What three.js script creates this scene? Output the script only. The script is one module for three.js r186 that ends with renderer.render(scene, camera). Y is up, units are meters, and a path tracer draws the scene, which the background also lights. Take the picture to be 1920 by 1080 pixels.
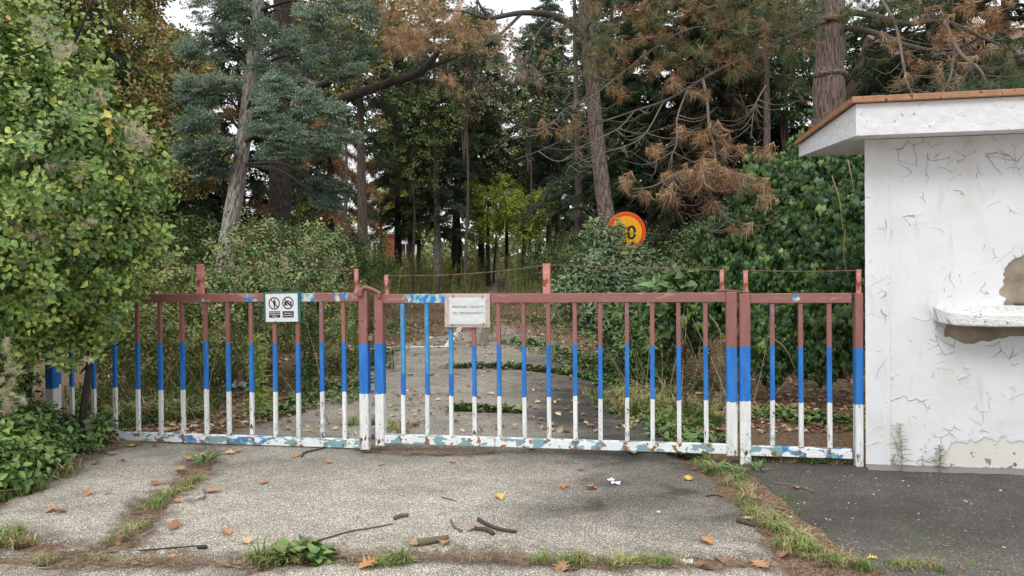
import * as THREE from 'three';
import { mergeGeometries } from 'three/addons/utils/BufferGeometryUtils.js';
import { ImprovedNoise } from 'three/addons/math/ImprovedNoise.js';

// ---------------------------------------------------------------- camera, sky, sun, exposure
const scene = new THREE.Scene();
const FOCAL = 1400;                                     // in pixels of a 1920 x 1080 frame
const camera = new THREE.PerspectiveCamera(2 * Math.atan(540 / FOCAL) * 180 / Math.PI, 16 / 9, 0.05, 900);
camera.position.set(0, 1.5, 0);
camera.rotation.set(-0.0107, 0, 0);
camera.rotateZ(-0.0087);
camera.updateMatrixWorld(true);
scene.add(camera);

const renderer = new THREE.WebGLRenderer();
renderer.toneMapping = THREE.LinearToneMapping;
renderer.toneMappingExposure = 1.12;
renderer.shadowMap.enabled = true;

const perlin = new ImprovedNoise();
const nz = (x, y = 0, z = 0) => perlin.noise(x, y, z);
const fbm = (x, y, z = 0, o = 4) => { let s = 0, a = 0.5, f = 1; for (let i = 0; i < o; i++) { s += a * perlin.noise(x * f, y * f, z * f + i * 7.3); a *= 0.5; f *= 2.03; } return s; };
const SKY_LEVEL = 1.25;
{
  const w = 256, h = 128, data = new Float32Array(w * h * 4);   // overcast: a bright even cloud layer, brighter overhead
  for (let j = 0; j < h; j++) {
    const el = ((j + 0.5) / h - 0.5) * Math.PI;
    for (let i = 0; i < w; i++) {
      const az = i / w * Math.PI * 2, c = Math.cos(el);
      const cloud = 1 + 0.16 * fbm(Math.cos(az) * c * 2.2, Math.sin(el) * 3.5, Math.sin(az) * c * 2.2, 4);
      const up = Math.max(0, Math.sin(el));
      const l = el < 0 ? 0.25 : SKY_LEVEL * (0.80 + 0.5 * up) * cloud;
      const k = (j * w + i) * 4;
      data[k] = l * 0.97; data[k + 1] = l * 0.99; data[k + 2] = l * 1.03; data[k + 3] = 1;
    }
  }
  const sky = new THREE.DataTexture(data, w, h, THREE.RGBAFormat, THREE.FloatType);
  sky.mapping = THREE.EquirectangularReflectionMapping; sky.magFilter = THREE.LinearFilter; sky.needsUpdate = true;
  scene.background = sky; scene.environment = sky;
}
const sun = new THREE.DirectionalLight(new THREE.Color(1, 0.97, 0.92), 1.4);
sun.position.set(-14, 34, 22); sun.target.position.set(0, 0, -10);
sun.castShadow = true; sun.shadow.radius = 40; sun.shadow.mapSize.set(2048, 2048);
Object.assign(sun.shadow.camera, { left: -45, right: 45, top: 45, bottom: -45, near: 1, far: 140 });
scene.add(sun, sun.target);

// ---------------------------------------------------------------- helpers
function rng(seed) { let a = seed >>> 0; return () => { a = (a + 0x6D2B79F5) | 0; let t = Math.imul(a ^ (a >>> 15), 1 | a); t = (t + Math.imul(t ^ (t >>> 7), 61 | t)) ^ t; return ((t ^ (t >>> 14)) >>> 0) / 4294967296; }; }
const V = (x, y, z) => new THREE.Vector3(x, y, z);
const clamp = (x, a = 0, b = 1) => Math.min(b, Math.max(a, x));
const smooth = (a, b, x) => { const t = clamp((x - a) / (b - a)); return t * t * (3 - 2 * t); };
const lerp = (a, b, t) => a + (b - a) * t;
const pick = (r, list) => list[Math.min(list.length - 1, Math.floor(r() * list.length))];

// height of the ground: level in front of the gate, rising gently behind it
function hgt(x, z) {
  const d = -z, t = Math.max(0, d - 9);
  let h = t < 32 ? 0.055 * t * smooth(0, 4, t) : 0.055 * 32 + 0.012 * (t - 32);
  h += 0.22 * smooth(3.6, 6.5, -x) * smooth(4, 7, d);
  return h + (d > 9 ? 0.05 * nz(x * 0.35, d * 0.35, 3.1) * smooth(9, 13, d) : 0);
}
const camQ = camera.quaternion.clone();
function at(px, py, d) { return V((px - 960) / FOCAL * d, (540 - py) / FOCAL * d, -d).applyQuaternion(camQ).add(camera.position); }   // a point that lies d metres ahead
function onGround(px, py) {
  const dir = V((px - 960) / FOCAL, (540 - py) / FOCAL, -1).applyQuaternion(camQ); let t = 2;
  for (let i = 0; i < 3000; i++) { const p = dir.clone().multiplyScalar(t).add(camera.position); if (p.y <= hgt(p.x, p.z)) return p; t += Math.max(0.004, (p.y - hgt(p.x, p.z)) * 0.5); if (t > 90) return p; }
  return null;
}
function footAt(px, d) { const p = at(px, 540, d); p.y = hgt(p.x, p.z); return p; }

const names = new Map();
function numbered(name) { const n = names.get(name) ?? 0; names.set(name, n + 1); return n ? name + '_' + String(n).padStart(3, '0') : name; }
function tag(o, label, category, group) { o.userData.label = label; o.userData.category = category; if (group) o.userData.group = group; return o; }
function shade(o) { o.castShadow = o.receiveShadow = true; return o; }
function thing(name, label, category, pos = V(0, 0, 0), turn = 0, group) {
  const o = new THREE.Group(); o.name = numbered(name); o.position.copy(pos); o.rotation.y = turn; scene.add(o);
  return tag(o, label, category, group);
}
function part(name, geo, mat, parent) { const m = shade(new THREE.Mesh(geo, mat)); m.name = name; parent.add(m); return m; }
function single(name, geo, mat, label, category, group) { const m = shade(new THREE.Mesh(geo, mat)); m.name = numbered(name); scene.add(m); return tag(m, label, category, group); }
function structure(name, geo, mat) { const m = shade(new THREE.Mesh(geo, mat)); m.name = numbered(name); m.userData.kind = 'structure'; scene.add(m); return m; }
function lin(r, g, b) { return new THREE.Color().setRGB(r, g, b); }
function std(color, roughness = 0.9, extra = {}) { return new THREE.MeshStandardMaterial({ color, roughness, side: THREE.DoubleSide, ...extra }); }

function dataTex(w, h, fn, srgb = true, repeat = true) {
  const data = new Uint8Array(w * h * 4), o = [0, 0, 0];
  for (let y = 0; y < h; y++) for (let x = 0; x < w; x++) { fn(x, y, o); const k = (y * w + x) * 4; data[k] = clamp(o[0], 0, 255); data[k + 1] = clamp(o[1], 0, 255); data[k + 2] = clamp(o[2], 0, 255); data[k + 3] = 255; }
  const t = new THREE.DataTexture(data, w, h); t.magFilter = THREE.LinearFilter; t.minFilter = THREE.LinearMipmapLinearFilter; t.generateMipmaps = true;
  if (srgb) t.colorSpace = THREE.SRGBColorSpace;
  if (repeat) t.wrapS = t.wrapT = THREE.RepeatWrapping;
  t.needsUpdate = true; return t;
}
function canvasTex(w, h, draw, srgb = true) {
  const c = document.createElement('canvas'); c.width = w; c.height = h; draw(c.getContext('2d'), w, h);
  const t = new THREE.CanvasTexture(c); if (srgb) t.colorSpace = THREE.SRGBColorSpace; t.wrapS = t.wrapT = THREE.RepeatWrapping; return t;
}
// collects loose triangles
class Tris {
  constructor() { this.p = []; this.c = []; }
  tri(a, b, c) { this.p.push(a.x, a.y, a.z, b.x, b.y, b.z, c.x, c.y, c.z); return this; }
  fan(o, ring) { for (let i = 0; i + 1 < ring.length; i++) this.tri(o, ring[i], ring[i + 1]); return this; }
  geo() { const g = new THREE.BufferGeometry(); g.setAttribute('position', new THREE.Float32BufferAttribute(this.p, 3)); g.computeVertexNormals(); return g; }
}
// a bent tapering tube along points; wob roughens it
function tube(pts, r0, r1, { seg = 7, n = 0, wob = 0, cap = true, power = 1, flare = 0, uvm = 1 } = {}) {
  const curve = pts.length > 2 ? new THREE.CatmullRomCurve3(pts, false, 'centripetal') : new THREE.LineCurve3(pts[0], pts[1]);
  const N = n || Math.max(2, (pts.length - 1) * 3), pos = [], uv = [], idx = [];
  let nrm = null, len = 0, prev = null;
  for (let i = 0; i <= N; i++) {
    const t = i / N, p = curve.getPoint(t), tan = curve.getTangent(t).normalize();
    if (!nrm) nrm = Math.abs(tan.y) < 0.9 ? V(0, 1, 0) : V(1, 0, 0);
    nrm = nrm.clone().sub(tan.clone().multiplyScalar(nrm.dot(tan))).normalize();
    const bin = tan.clone().cross(nrm); if (prev) len += p.distanceTo(prev); prev = p;
    const r = lerp(r0, r1, Math.pow(t, power)) * (1 + flare * Math.pow(1 - t, 12));
    for (let k = 0; k <= seg; k++) {
      const a = k / seg * Math.PI * 2, kk = k % seg, rr = r * (1 + (wob ? wob * nz(Math.cos(kk / seg * 6.2832) * 1.7 + p.x, len * 2.2 + p.z, Math.sin(kk / seg * 6.2832) * 1.7) : 0));
      const q = p.clone().addScaledVector(nrm, Math.cos(a) * rr).addScaledVector(bin, Math.sin(a) * rr);
      pos.push(q.x, q.y, q.z); uv.push(k / seg * Math.max(1, Math.round(r0 * 6.2832 / uvm)), len / uvm);
    }
  }
  const row = seg + 1;
  for (let i = 0; i < N; i++) for (let k = 0; k < seg; k++) { const a = i * row + k; idx.push(a, a + row, a + 1, a + 1, a + row, a + row + 1); }
  if (cap) for (const [e, s] of [[0, 1], [N, -1]]) { const c = curve.getPoint(e / N), ci = pos.length / 3; pos.push(c.x, c.y, c.z); uv.push(0.5, 0.5); for (let k = 0; k < seg; k++) s > 0 ? idx.push(ci, e * row + k, e * row + k + 1) : idx.push(ci, e * row + k + 1, e * row + k); }
  const g = new THREE.BufferGeometry(); g.setAttribute('position', new THREE.Float32BufferAttribute(pos, 3)); g.setAttribute('uv', new THREE.Float32BufferAttribute(uv, 2)); g.setIndex(idx); g.computeVertexNormals();
  return g;
}
const merged = (list) => mergeGeometries(list, false);
function boxAt(w, h, d, x, y, z, bevel = 0) {            // a box whose centre is x, y, z, edges chamfered
  if (!bevel) return new THREE.BoxGeometry(w, h, d).translate(x, y, z);
  const s = new THREE.Shape(), a = w / 2 - bevel, b = h / 2 - bevel;
  s.moveTo(-a, -b); s.lineTo(a, -b); s.lineTo(a, b); s.lineTo(-a, b); s.closePath();
  return new THREE.ExtrudeGeometry(s, { depth: d - 2 * bevel, bevelEnabled: true, bevelThickness: bevel, bevelSize: bevel, bevelSegments: 1 }).translate(x, y, z - d / 2 + bevel);
}
// instanced leaves, needles, grass
const tmpM = new THREE.Matrix4();
function frame(p, dir, hint, s) {                        // local +y along dir, local +z near hint
  const y = dir.clone().normalize(); let z = hint.clone().sub(y.clone().multiplyScalar(hint.dot(y))); if (z.lengthSq() < 1e-6) z = V(y.y, y.z, y.x); z.normalize();
  const x = y.clone().cross(z); const m = new THREE.Matrix4().makeBasis(x, y, z); m.scale(typeof s === 'number' ? V(s, s, s) : s); m.setPosition(p); return m;
}
function copies(name, geo, mat, list, palette, seed, parent, jitter = 0.22) {
  const r = rng(seed), im = shade(new THREE.InstancedMesh(geo, mat, list.length)), c = new THREE.Color();
  list.forEach((m, i) => { im.setMatrixAt(i, m); const p = m.tone ?? pick(r, palette), k = 1 + (r() - 0.5) * 2 * jitter; c.setRGB(p[0] * k * (1 + (r() - 0.5) * 0.12), p[1] * k, p[2] * k); im.setColorAt(i, c); });
  im.name = parent ? name : numbered(name); im.userData.kind = 'stuff'; (parent ?? scene).add(im); return im;
}
const rdir = (r) => { const z = r() * 2 - 1, a = r() * 6.2832, s = Math.sqrt(1 - z * z); return V(s * Math.cos(a), z, s * Math.sin(a)); };

// ---------------------------------------------------------------- leaf, needle and grass shapes
function leafInto(T, o, dir, nrm, L, W, fold = 0.25, droop = 0.15) {     // a pointed oval leaf folded along its midrib
  const y = dir.clone().normalize(), z = nrm.clone().sub(y.clone().multiplyScalar(nrm.dot(y))).normalize(), x = y.clone().cross(z);
  const P = (u, v, w) => o.clone().addScaledVector(x, u * W).addScaledVector(y, v * L).addScaledVector(z, w * L);
  const b = P(0, 0, 0), m1 = P(0, 0.42, 0.02), t = P(0, 1, -droop), l1 = P(-0.5, 0.36, fold * 0.5), r1 = P(0.5, 0.36, fold * 0.5), l2 = P(-0.33, 0.72, fold * 0.25 - droop * 0.4), r2 = P(0.33, 0.72, fold * 0.25 - droop * 0.4);
  T.tri(b, m1, l1).tri(l1, m1, l2).tri(l2, m1, t).tri(b, r1, m1).tri(r1, r2, m1).tri(r2, t, m1);
}
function leafSprig(seed, n, L, W, span) {
  const r = rng(seed), T = new Tris();
  for (let i = 0; i < n; i++) {
    const a = i * 2.4 + r(), h = (i / n) * span, out = V(Math.cos(a), 0.25 + r() * 0.7, Math.sin(a)).normalize();
    const nrm = V(-Math.cos(a) * 0.5 + (r() - 0.5) * 0.9, 1, -Math.sin(a) * 0.5 + (r() - 0.5) * 0.9), s = 0.7 + r() * 0.6;
    leafInto(T, V(Math.cos(a) * L * 0.35, h, Math.sin(a) * L * 0.35), out, nrm, L * s, W * s);
  }
  return T.geo();
}
function ivyLeaf(seed, S) {                                // a five-lobed heart, slightly cupped; tip along -y, face along +z
  const r = rng(seed), T = new Tris(), ring = [];
  for (const [a, q] of [[90, 0.12], [128, 0.55], [168, 0.46], [200, 0.62], [238, 0.5], [270, 1], [302, 0.5], [340, 0.62], [372, 0.46], [412, 0.55], [450, 0.12]]) { const t = a * Math.PI / 180, k = q * S * (0.92 + r() * 0.16); ring.push(V(Math.cos(t) * k, Math.sin(t) * k, -0.28 * k * k / S + (r() - 0.5) * 0.08 * S)); }
  T.fan(V(0, -0.12 * S, 0.03 * S), ring); return T.geo();
}
function needleTuft(seed, n, L, W, spread0, spread1, droop = 0) {
  const r = rng(seed), T = new Tris();
  for (let i = 0; i < n; i++) {
    const a = r() * 6.2832, s = lerp(spread0, spread1, Math.sqrt(r())), l = L * (0.75 + r() * 0.4), h = -r() * L * 0.7;
    const d = V(Math.cos(a) * Math.sin(s), Math.cos(s), Math.sin(a) * Math.sin(s)), side = d.clone().cross(rdir(r)).normalize().multiplyScalar(W / 2);
    const b = V(0, h, 0), e = b.clone().addScaledVector(d, l); e.y -= droop * l;
    T.tri(b.clone().add(side), b.clone().sub(side), e);
  }
  return T.geo();
}
function spruceSprig(seed, L) {                            // a branchlet of bottle-brush twigs
  const r = rng(seed), T = new Tris();
  const twig = (o, d, l) => { const n = Math.max(5, Math.round(l / 0.02)); for (let i = 0; i < n; i++) { const q = o.clone().addScaledVector(d, l * (i + r()) / n), k = d.clone().multiplyScalar(0.7).add(rdir(r)).normalize(), side = k.clone().cross(rdir(r)).normalize().multiplyScalar(0.0095); T.tri(q.clone().add(side), q.clone().sub(side), q.clone().addScaledVector(k, 0.042 + r() * 0.016)); } };
  twig(V(0, 0, 0), V(0, 1, 0), L);
  for (let i = 0; i < 6; i++) { const s = i % 2 ? 1 : -1, y = L * (0.1 + 0.13 * i); twig(V(0, y, 0), V(s * 0.85, 0.6, (r() - 0.35) * 0.7).normalize(), L * (0.5 - 0.05 * i)); }
  return T.geo();
}
function firFrond(seed, L, fine = 9, fw = 0.032) {                     // a flat drooping frond of tapering fingers
  const r = rng(seed), T = new Tris();
  const finger = (o, d, l, w) => { const s = V(-d.y, d.x, 0).normalize().multiplyScalar(w / 2), m = o.clone().addScaledVector(d, l * 0.45); m.z += 0.02; const e = o.clone().addScaledVector(d, l); e.z -= l * 0.18; T.tri(o, m.clone().add(s), e).tri(o, e, m.clone().sub(s)); };
  for (let i = 0; i < fine; i++) for (const s of [-1, 1]) { const y = L * (i + r() * 0.8) / fine; const l = L * 0.42 * (1 - 0.6 * i / fine) * (0.7 + r() * 0.6); finger(V(0, y, -y * 0.12), V(s * (0.7 + r() * 0.3), 0.55 + r() * 0.4, (r() - 0.5) * 0.8).normalize(), l, fw * (1 + r() * 0.6)); }
  finger(V(0, L * 0.7, 0), V(0, 1, 0), L * 0.4, 0.04);
  return T.geo();
}
function grassTuft(seed, n, h, spread) {
  const r = rng(seed), T = new Tris();
  for (let i = 0; i < n; i++) {
    const a = r() * 6.2832, o = V(Math.cos(a) * r() * spread, 0, Math.sin(a) * r() * spread), l = h * (0.5 + r() * 0.7), b = r() * 6.2832, lean = 0.35 + r() * 0.85, w = 0.0022 + r() * 0.0022;
    const s = V(-Math.sin(b) * w, 0, Math.cos(b) * w), m = o.clone().add(V(Math.cos(b) * l * lean * 0.35, l * 0.6, Math.sin(b) * l * lean * 0.35)), e = o.clone().add(V(Math.cos(b) * l * lean, l * (1 - lean * 0.45), Math.sin(b) * l * lean));
    T.tri(o.clone().add(s), o.clone().sub(s), m.clone().add(s)).tri(m.clone().add(s), o.clone().sub(s), m.clone().sub(s)).tri(m.clone().add(s), m.clone().sub(s), e);
  }
  return T.geo();
}
function weedStalk(seed, h, n, L, W, plume = 0) {          // an upright stem with narrow drooping leaves
  const r = rng(seed), T = new Tris(), bend = (r() - 0.5) * 0.25, P = (t) => V(bend * t * t * h, t * h, (r() - 0.5) * 0.01);
  for (let i = 0; i < 6; i++) { const a = P(i / 6), b = P((i + 1) / 6), w = 0.007 * (1 - i / 8); for (const s of [V(w, 0, 0), V(0, 0, w)]) T.tri(a.clone().add(s), a.clone().sub(s), b.clone().add(s)).tri(b.clone().add(s), a.clone().sub(s), b.clone().sub(s)); }
  for (let i = 0; i < n; i++) { const t = 0.15 + 0.85 * i / n, a = i * 2.4 + r(), d = V(Math.cos(a), 0.5 + r() * 0.4, Math.sin(a)); leafInto(T, P(t), d, V(-Math.cos(a) * 0.4, 1, -Math.sin(a) * 0.4), L * (1.15 - 0.6 * t) * (0.7 + r() * 0.5), W, 0.2, 0.45); }
  for (let i = 0; i < plume; i++) { const t = 0.78 + 0.24 * r(), a = r() * 6.2832, o = P(t); leafInto(T, o, V(Math.cos(a), 0.5, Math.sin(a)), rdir(r), 0.03 + 0.2 * r() * (1.06 - t), 0.016); }
  return T.geo();
}
// points over the lumpy surface of a set of balls, with their outward direction
function overBalls(balls, n, seed, { rough = 0.18, inner = 0.25, freq = 1.6, front = 0.35, gap = -9, gapF = 3.2, tries: most = 14 } = {}) {
  const r = rng(seed), sum = [], out = []; let total = 0;
  for (const b of balls) { total += b.r * b.r * (b.k ?? 1); sum.push(total); }
  for (let tries = 0; out.length < n && tries < n * most; tries++) {
    const w = r() * total; let j = 0; while (sum[j] < w) j++;
    const b = balls[j], d = rdir(r); if (d.z < -0.2 && r() > front) continue;
    const sq = b.sq ?? 1, lump = rough * 2.2 * fbm(b.c.x + d.x * freq * b.r, b.c.y + d.y * freq * b.r, b.c.z + d.z * freq * b.r, 3);
    const isIn = r() < inner, deep = isIn ? 0.55 + r() * 0.35 : 0.92 + r() * 0.14, k = b.r * (deep + lump), p = V(b.c.x + d.x * k, b.c.y + d.y * k * sq, b.c.z + d.z * k);
    if (p.y < hgt(p.x, p.z) + 0.02) continue;
    if (!isIn && gap > -5 && fbm(p.x * gapF, p.y * gapF * 1.2, p.z * gapF, 2) < gap) continue;
    let hid = false; for (const q of balls) if (q !== b) { const e = p.clone().sub(q.c); e.y /= q.sq ?? 1; if (e.length() < q.r * 0.72) { hid = true; break; } }
    if (!hid) out.push({ p, n: d });
  }
  return out;
}

// ---------------------------------------------------------------- ground
const path = (pxs) => pxs.map(([x, y]) => onGround(x, y));
function nearest(line, x, z) { let best = 1e9; for (let i = 0; i + 1 < line.length; i++) { const a = line[i], b = line[i + 1], dx = b.x - a.x, dz = b.z - a.z, t = clamp(((x - a.x) * dx + (z - a.z) * dz) / (dx * dx + dz * dz + 1e-9)), ex = x - a.x - dx * t, ez = z - a.z - dz * t; best = Math.min(best, Math.hypot(ex, ez)); } return best; }
function edgeX(line, z) { for (let i = 0; i + 1 < line.length; i++) { const a = line[i], b = line[i + 1]; if (z <= a.z && z > b.z) return lerp(a.x, b.x, (z - a.z) / (b.z - a.z)); } return z > line[0].z ? line[0].x : line[line.length - 1].x; }

const leftEdge = path([[-60, 1000], [0, 945], [90, 885], [190, 842], [300, 826], [420, 818], [470, 800], [560, 778], [640, 735], [680, 690], [700, 662], [730, 650], [800, 636], [880, 620], [935, 605]]);
const rightEdge = path([[1475, 1075], [1440, 1030], [1375, 950], [1330, 905], [1290, 868], [1270, 840], [1215, 775], [1150, 722], [1120, 690], [1080, 655], [1010, 630], [960, 615], [940, 604]]);
const seams = [
  { line: path([[395, 850], [372, 880], [345, 915], [290, 948], [258, 990], [225, 1028], [150, 1048], [60, 1052], [-40, 1060]]), w: 0.05 },
  { line: path([[100, 1062], [300, 1052], [420, 1062], [640, 1056], [760, 1046], [900, 1042], [1060, 1060], [1250, 1058], [1440, 1062], [1560, 1066], [1800, 1074], [2100, 1080]]), w: 0.02 },
  { line: path([[470, 1078], [530, 1050], [600, 1040]]), w: 0.05 },
  { line: path([[700, 848], [790, 850], [900, 850]]), w: 0.05 },
  { line: path([[840, 690], [920, 690], [1010, 695], [1090, 705]]), w: 0.08 },
  { line: path([[850, 772], [900, 772], [970, 775]]), w: 0.03 },
  { line: path([[0, 1010], [50, 1025], [90, 1030]]), w: 0.06 },
];
function driveField(x, z) {                                // > 0 on the asphalt, < 0 on bare soil
  const n = 0.16 * fbm(x * 1.9, z * 1.9, 1.2, 4) + 0.11 * fbm(x * 8, z * 8, 5.2, 4);
  let f = 9;
  if (z < leftEdge[leftEdge.length - 1].z + 0.05) return -1 ;
  if (z < -3.55) f = Math.min(x - edgeX(leftEdge, z), edgeX(rightEdge, z) - x);
  for (const s of seams) f = Math.min(f, nearest(s.line, x, z) - s.w);
  return f + n;
}
const paveEdge = path([[1660, 1072], [1590, 1040], [1530, 1000], [1480, 950], [1440, 915], [1410, 897], [1395, 885]]);
function paveField(x, z) {
  const n = 0.08 * fbm(x * 2.2, z * 2.2, 8.2, 4) + 0.03 * fbm(x * 9, z * 9, 2.2, 3);
  return Math.min(x - edgeX(paveEdge, z), -z - 3.62, 5.95 + z + 0.18 * x * -1 + 0.5) + n;
}
function lines(spec) { const out = []; for (const [a, b, step] of spec) for (let v = a; v < b - 1e-6; v += step) out.push(v); out.push(spec[spec.length - 1][1]); return out; }
function sheet(xs, ds, height, tone, keep, tile) {
  const pos = [], uv = [], col = [], idx = [], nx = xs.length, c = [0, 0, 0];
  for (const d of ds) for (const x of xs) { const z = -d; pos.push(x, height(x, z), z); uv.push(x / tile, d / tile); tone(x, z, c); col.push(c[0], c[1], c[2]); }
  for (let j = 0; j + 1 < ds.length; j++) for (let i = 0; i + 1 < nx; i++) {
    if (keep && !keep((xs[i] + xs[i + 1]) / 2, -(ds[j] + ds[j + 1]) / 2)) continue;
    const a = j * nx + i; idx.push(a, a + 1, a + nx, a + 1, a + nx + 1, a + nx);
  }
  const g = new THREE.BufferGeometry(); g.setAttribute('position', new THREE.Float32BufferAttribute(pos, 3)); g.setAttribute('uv', new THREE.Float32BufferAttribute(uv, 2)); g.setAttribute('color', new THREE.Float32BufferAttribute(col, 3)); g.setIndex(idx); g.computeVertexNormals(); return g;
}
// soil with needles and rotten leaves: short strokes of many browns
const soilMap = canvasTex(1024, 1024, (g, w, h) => {
  const r = rng(5); g.fillStyle = '#8a7562'; g.fillRect(0, 0, w, h);
  for (let i = 0; i < 26000; i++) {
    const x = r() * w, y = r() * h, a = r() * 6.28, l = 4 + r() * 22, s = pick(r, ['#4c3828', '#6f5743', '#b99a78', '#dcc49e', '#33261d', '#8c6a4c', '#b08860', '#5e4a3a', '#c9a67c', '#241b15']);
    g.strokeStyle = s; g.lineWidth = 0.8 + r() * 2.2; for (const ox of [0, w, -w]) for (const oy of [0, h, -h]) { if (x + ox < -30 || x + ox > w + 30 || y + oy < -30 || y + oy > h + 30) continue; g.beginPath(); g.moveTo(x + ox, y + oy); g.lineTo(x + ox + Math.cos(a) * l, y + oy + Math.sin(a) * l); g.stroke(); }
  }
});
const soilBump = canvasTex(512, 512, (g, w, h) => { const r = rng(9); g.fillStyle = '#777'; g.fillRect(0, 0, w, h); for (let i = 0; i < 9000; i++) { const v = Math.floor(40 + r() * 190); g.strokeStyle = `rgb(${v},${v},${v})`; g.lineWidth = 1 + r() * 2; const x = r() * w, y = r() * h, a = r() * 6.28; g.beginPath(); g.moveTo(x, y); g.lineTo(x + Math.cos(a) * 12, y + Math.sin(a) * 12); g.stroke(); } }, false);
const soilMat = new THREE.MeshStandardMaterial({ map: soilMap, bumpMap: soilBump, bumpScale: 0.012, vertexColors: true, roughness: 1 });
// worn asphalt: pale stones standing in dark binder
function grit(seed, stones, base, tones) {
  return canvasTex(1024, 1024, (g, w, h) => {
    const r = rng(seed); g.fillStyle = base; g.fillRect(0, 0, w, h);
    for (let i = 0; i < stones; i++) { g.fillStyle = pick(r, tones); const x = r() * w, y = r() * h, s = 1.2 + r() * r() * 5.5, a = r() * 3; for (const ox of [0, w, -w]) for (const oy of [0, h, -h]) { if (x + ox < -9 || x + ox > w + 9 || y + oy < -9 || y + oy > h + 9) continue; g.beginPath(); g.ellipse(x + ox, y + oy, s, s * (0.55 + r() * 0.4), a, 0, 6.3); g.fill(); } }
  });
}
const gritMap = grit(11, 42000, '#77726a', ['#e6e1d8', '#f6f2ea', '#b9b4ab', '#9b968d', '#cfc9bd', '#c2bcb1', '#827d75', '#68645e', '#d8d0c2', '#a8a29a']);
const gritBump = grit(11, 42000, '#333', ['#eee', '#fff', '#aaa', '#999', '#ddd', '#ccc', '#777', '#555', '#ddd', '#999']); gritBump.colorSpace = THREE.NoColorSpace;
const driveMat = new THREE.MeshStandardMaterial({ map: gritMap, bumpMap: gritBump, bumpScale: 0.004, vertexColors: true, roughness: 0.95 });
const darkGrit = grit(21, 22000, '#6a6660', ['#8b867d', '#7a756e', '#57534e', '#4b4743', '#9a948b', '#b5afa6', '#65605a']);
const paveMat = new THREE.MeshStandardMaterial({ map: darkGrit, bumpMap: gritBump, bumpScale: 0.003, vertexColors: true, roughness: 0.92 });

structure('ground', sheet(
  lines([[-260, -60, 25], [-60, -16, 4], [-16, -6, 0.5], [-6, 6, 0.09], [6, 16, 0.5], [16, 60, 4], [60, 260, 25]]),
  lines([[-160, -20, 20], [-20, 2.6, 1.2], [2.6, 9, 0.07], [9, 22, 0.2], [22, 60, 1], [60, 420, 20]]),
  (x, z) => hgt(x, z) + (Math.abs(x) < 16 && z < -2 && z > -40 ? 0.018 * fbm(x * 3, z * 3, 0.5, 3) : 0),
  (x, z, c) => { const n = 0.5 + 0.9 * fbm(x * 0.8, z * 0.8, 2, 4), g = smooth(0.02, 0.25, fbm(x * 0.5, z * 0.5, 9, 3)) * smooth(-12, -18, z); c[0] = lerp(0.62, 0.36, g) * (0.6 + 0.75 * n); c[1] = lerp(0.59, 0.46, g) * (0.6 + 0.75 * n); c[2] = lerp(0.55, 0.2, g) * (0.6 + 0.7 * n); },
  null, 1.7), soilMat);

const driveTop = (x, z) => { const f = driveField(x, z); return hgt(x, z) + clamp(f * 0.45 - 0.004, -0.06, 0.022) + 0.006 * nz(x * 1.1, z * 1.1, 4); };
structure('driveway', sheet(
  lines([[-30, -6, 2], [-6, 6, 0.045], [6, 30, 2]]), lines([[-16, 2.4, 0.8], [2.4, 8.2, 0.045], [8.2, 34, 0.1]]), driveTop,
  (x, z, c) => {
    const d = -z, stain = smooth(-0.12, 0.32, fbm(x * 0.55 + 3, z * 0.8, 6, 5)), damp = smooth(0.1, 0.35, fbm(x * 1.1, z * 2.2, 16, 4));
    const right = smooth(-0.5, 1.0, x + 0.9 * fbm(x, z, 3, 4)) * smooth(3.95, 4.75, d + 0.9 * fbm(x * 1.3, z * 1.3, 13, 4)) * smooth(16, 9, d);   // the darker, older patch by the right edge
    const moss = smooth(5.3, 6.2, d + 0.7 * fbm(x * 1.2, z * 1.2, 23, 4)) * (d < 8 ? 1 : 0.85);
    const blot = smooth(0.02, 0.4, fbm(x * 2.4, z * 3.4, 61, 5)) * (0.35 + 0.65 * right), wash = smooth(0.05, 0.35, fbm(x * 0.9 + 7, z * 1.5, 65, 4));
    let k = 1.12 - 0.27 * stain - 0.18 * damp - 0.58 * right - 0.24 * moss - 0.34 * blot + 0.1 * wash; const f = driveField(x, z), dirt = 0.85 * smooth(0.2, -0.02, f + 0.34 * fbm(x * 9, z * 9, 2, 4));
    k = Math.max(0.16, k * (1 + 0.3 * fbm(x * 6, z * 6, 30, 4)));
    c[0] = lerp(k, 0.40, dirt); c[1] = lerp(k * 0.97, 0.34, dirt); c[2] = lerp(k * 0.91, 0.28, dirt);
  }, (x, z) => driveField(x, z) > -0.12, 0.85), driveMat);
structure('pavement', sheet(
  lines([[1.2, 6.2, 0.05], [6.2, 26, 1.2]]), lines([[3.4, 7.2, 0.05]]), (x, z) => hgt(x, z) + clamp(paveField(x, z) * 0.5 - 0.004, -0.05, 0.02) + 0.004 * nz(x * 1.3, z * 1.3, 14),
  (x, z, c) => { const k = 0.44 * (1 + 0.9 * fbm(x * 0.9, z * 1.2, 41, 5)) * (1 + 0.5 * fbm(x * 5, z * 5, 45, 4)), pale = smooth(4.6, 3.7, -z + 0.5 * fbm(x * 1.6, z * 1.6, 43, 3)), m = smooth(0.06, 0.3, fbm(x * 1.5, z * 1.5, 47, 4)) * smooth(2.8, 1.8, x), q = k + 0.2 * pale; c[0] = q * lerp(1, 0.8, m); c[1] = q * lerp(0.97, 0.95, m); c[2] = q * lerp(0.92, 0.5, m); },
  (x, z) => paveField(x, z) > -0.1, 1.1), paveMat);
const pathPts = path([[905, 650], [915, 600], [925, 550], [930, 528], [928, 514]]);
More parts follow.
